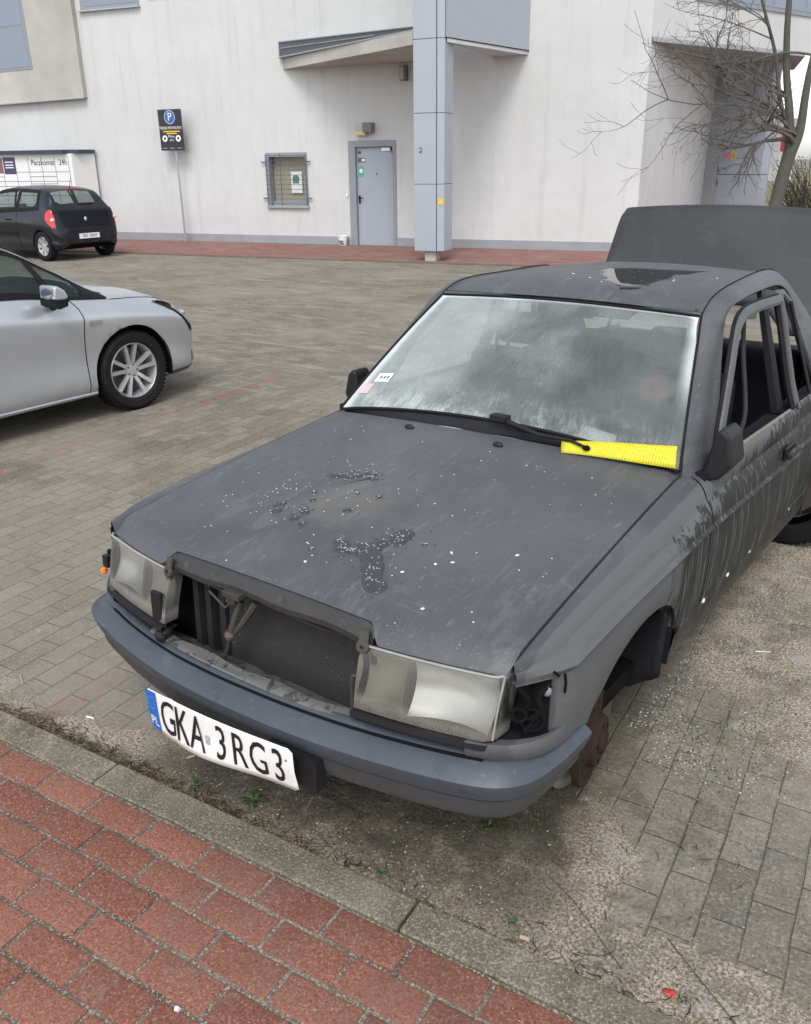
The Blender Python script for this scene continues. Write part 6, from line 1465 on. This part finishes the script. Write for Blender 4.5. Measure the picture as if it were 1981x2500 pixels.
for pts, lab in (([(.74, .44, .004), (.86, .385, .006), (.96, .32, .004), (1.04, .27, .004)], 'dark bent twig on the sand between kerb and pavers'), ([(1.10, .42, .004), (1.22, .34, .006), (1.30, .29, .004), (1.42, .215, .004)], 'long dark twig near the red wrapper scrap'), ([(.93, .25, .004), (.98, .27, .007), (1.0, .30, .004)], 'short crooked twig in the sand strip')):
    g = MB(); g.tube([tuple(p) for p in smooth_poly(pts, 5)], .0011, 6); tag(g.build('twig', DARKT, smooth=True), lab, 'twig', 'twigs in the gutter')
g = MB(); g.grid([[(.016 * math.cos(a) * q, .012 * math.sin(a) * q + .002 * math.sin(3 * a), .004 + .003 * math.sin(2 * a) * q) for a in [2 * math.pi * k / 10 for k in range(10)]] for q in (0, .5, 1)], closed_v=True)
o = g.build('wrapper_scrap', flat('red_scrap', (.50, .05, .04), .4), smooth=True, thick=.0008); o.location = (1.158, .273, .002); tag(o, 'small red wrapper scrap on the sand by the kerb', 'litter')
butt(.255, -.455, .3, .010, .006, 'white pebble on the red pavers at the bottom edge', 'pebble', WHITEP, z=KZ + .004, cat='pebble')

# ------------------------------------------------------------------ bare tree and the far right background
BARK = flat('grey_brown_bark', (.085, .078, .066), .9, var=.35, scale=14, bump=.5)
TWIGM = flat('twig_bark', (.105, .093, .080), .9, var=.3)
def bare_tree(name, base, trunk, limbs, label, seed, bias, nb=26, reach=1.0):
    r_ = random.Random(seed); root = empty(name, base); tag(root, label, 'tree'); B0 = Vector(base)
    rel = lambda p: Vector(p) - B0
    g = MB(); T = smooth_poly([rel(p) for p, _ in trunk], 4); rr = [interp([(i / (len(trunk) - 1), q) for i, (_, q) in enumerate(trunk)], k / (len(T) - 1)) for k in range(len(T))]; g.tube(T, rr, 12)
    cr = MB(); paths = []
    for L, r0, r1 in limbs:
        Pp = smooth_poly([rel(p) for p in L], 5); n = len(Pp); g.tube(Pp, [lerp(r0, r1, i / (n - 1)) for i in range(n)], 9); paths.append((Pp, r0, r1))
    g.build('trunk', BARK, root, smooth=True)
    def branch(p, d, L, r, lvl):
        n = 7; pts = [p.copy()]; q = p.copy(); d = d.normalized()
        for i in range(n):
            d = (d + Vector((r_.gauss(0, .10), r_.gauss(0, .10), r_.gauss(0, .08) + (-.085 if i < 4 else .16)))).normalized(); q = q + d * (L / n); pts.append(q.copy())
        cr.tube(pts, [max(.0022, r * (1 - .80 * i / n)) for i in range(n + 1)], 5 if lvl < 2 else 3, cap=False)
        if lvl >= 3: return
        k = (5, 3, 2)[lvl]
        for i in range(k):
            t_ = r_.uniform(.2, .95) * n; j = min(int(t_), n - 1); pp = pts[j].lerp(pts[j + 1], t_ - j); dd = (pts[j + 1] - pts[j]).normalized(); sd = dd.cross(Vector((r_.gauss(0, 1), r_.gauss(0, 1), r_.gauss(0, 1)))).normalized()
            branch(pp, dd * .8 + sd * .75 + Vector((0, 0, .12)), L * r_.uniform(.32, .62), r * .52, lvl + 1)
    for i in range(nb):
        Pp, r0, r1 = paths[i % len(paths)]; f = r_.uniform(.08, 1); j = min(int(f * (len(Pp) - 1)), len(Pp) - 2); a = r_.gauss(bias, .9)
        branch(Pp[j], Vector((math.cos(a), math.sin(a), r_.uniform(.15, .95))), reach * r_.uniform(.75, 1.5) * (1.15 - .4 * f), lerp(r0, r1, f) * .48, 0)
    cr.build('crown', TWIGM, root)
    return root
bare_tree('bare_tree', (-1.42, 9.84, 0), [((-1.42, 9.84, 0), .10), ((-1.33, 9.86, .8), .085), ((-1.275, 9.87, 1.40), .073), ((-1.21, 9.89, 1.90), .074)],
          [([(-1.22, 9.89, 1.84), (-1.27, 9.88, 2.25), (-1.37, 9.85, 2.75), (-1.43, 9.83, 3.4), (-1.45, 9.9, 4.3), (-1.35, 9.9, 5.6)], .054, .014), ([(-1.20, 9.89, 1.86), (-1.145, 9.91, 2.10), (-1.14, 9.91, 2.5), (-1.12, 9.92, 2.85), (-1.02, 9.95, 3.7), (-.9, 10, 5.2)], .058, .014), ([(-1.26, 9.88, 2.1), (-1.38, 9.84, 2.4), (-1.50, 9.8, 2.9), (-1.75, 9.7, 3.6), (-2.0, 9.7, 4.6)], .030, .008)],
          'leafless forked tree with drooping twigs behind the open boot lid', 4, 3.4, 27, 1.2)
def bare_bush(name, base, h, w_, label, seed, cat='shrub'):
    r_ = random.Random(seed); g = MB()
    for i in range(260):
        a = r_.uniform(0, 6.28); q = r_.random() ** .5; p0 = Vector((r_.gauss(0, .2) * w_, r_.gauss(0, .15) * w_, 0)); p1 = Vector((math.cos(a) * q * w_, math.sin(a) * q * w_ * .5, h * r_.uniform(.35, 1)))
        m_ = p0.lerp(p1, .5) + Vector((r_.gauss(0, .1), r_.gauss(0, .1), .15)); g.tube([tuple(p0), tuple(m_), tuple(p1)], [.014, .009, .004], 3, cap=False)
    root = empty(name, base); tag(root, label, cat); g.build('branches', flat('dark_bush_twigs', (.055, .05, .032), .9), root)
    f = MB()
    for i in range(600):
        a = r_.uniform(0, 6.28); q = r_.random() ** .5; x, y, z = math.cos(a) * q * w_, math.sin(a) * q * w_ * .5, h * r_.uniform(.05, .95); s_ = r_.uniform(.025, .06); b = r_.uniform(0, 6.28)
        f.add([(x, y, z), (x + s_ * math.cos(b), y + s_ * math.sin(b), z + s_ * r_.uniform(-.5, .5)), (x - s_ * .4 * math.sin(b), y + s_ * .4 * math.cos(b), z + s_ * .6)], [(0, 1, 2)])
    f.build('foliage', flat('dull_brown_leaf', (.05, .043, .028), .8, var=.5, scale=3), root)
bare_bush('bush', (-3.4, 21.5, 0), 1.9, 1.1, 'dark brown bush far behind the bare tree, nearest the pier', 1)
bare_bush('bush', (-1.2, 22.3, 0), 2.3, 1.6, 'larger dark bush at the right edge of the photograph behind the tree', 2)
g = MB(); g.box((-7.0, -.3, 0), (5.0, .3, 1.32)); ow = g.build('low_wall', mat_plaster('cream_plaster', (.58, .55, .40), .15)); ow.location = (-1.6, 28.3, 0); ow.rotation_euler = (0, 0, R(10)); tag(ow, 'pale cream low wall far behind the tree and the bushes', 'wall')
bn = empty('banner', (-4.86, 23.9, 0), R(10)); tag(bn, 'tall red and white hanging banner far behind the bare tree', 'banner')
MB().tube([(-.27, .03, 0), (-.27, .03, 2.75)], .03, 8).build('post', STEEL, bn, smooth=True)
MB().box((-.25, 0, 1.22), (.30, .02, 2.70)).build('sheet', WHITEP, bn)
MB().box((-.05, -.006, 1.92), (.295, -.0005, 2.50)).build('red_field', flat('banner_red', (.55, .05, .09), .5), bn)
g = MB(); g.box((-9, 0, 0), (14, 8, 5.2)); fb = g.build('walls', mat_plaster('far_pale_wall', (.60, .62, .66), .1)); fbr = empty('far_building', (2, 52, 0), R(5)); fb.parent = fbr; tag(fbr, 'pale low building in the far distance at the right edge behind the tree', 'building')
g = MB()
for i in range(8): g.box((-8 + i * 2.7, -.05, 1.2), (-6.2 + i * 2.7, -.001, 2.9)); 
g.build('window_band', PANE, fbr)
MB().box((-9.2, -.2, 5.201), (14.2, 8.2, 5.5)).build('roof_edge', DARKM, fbr)
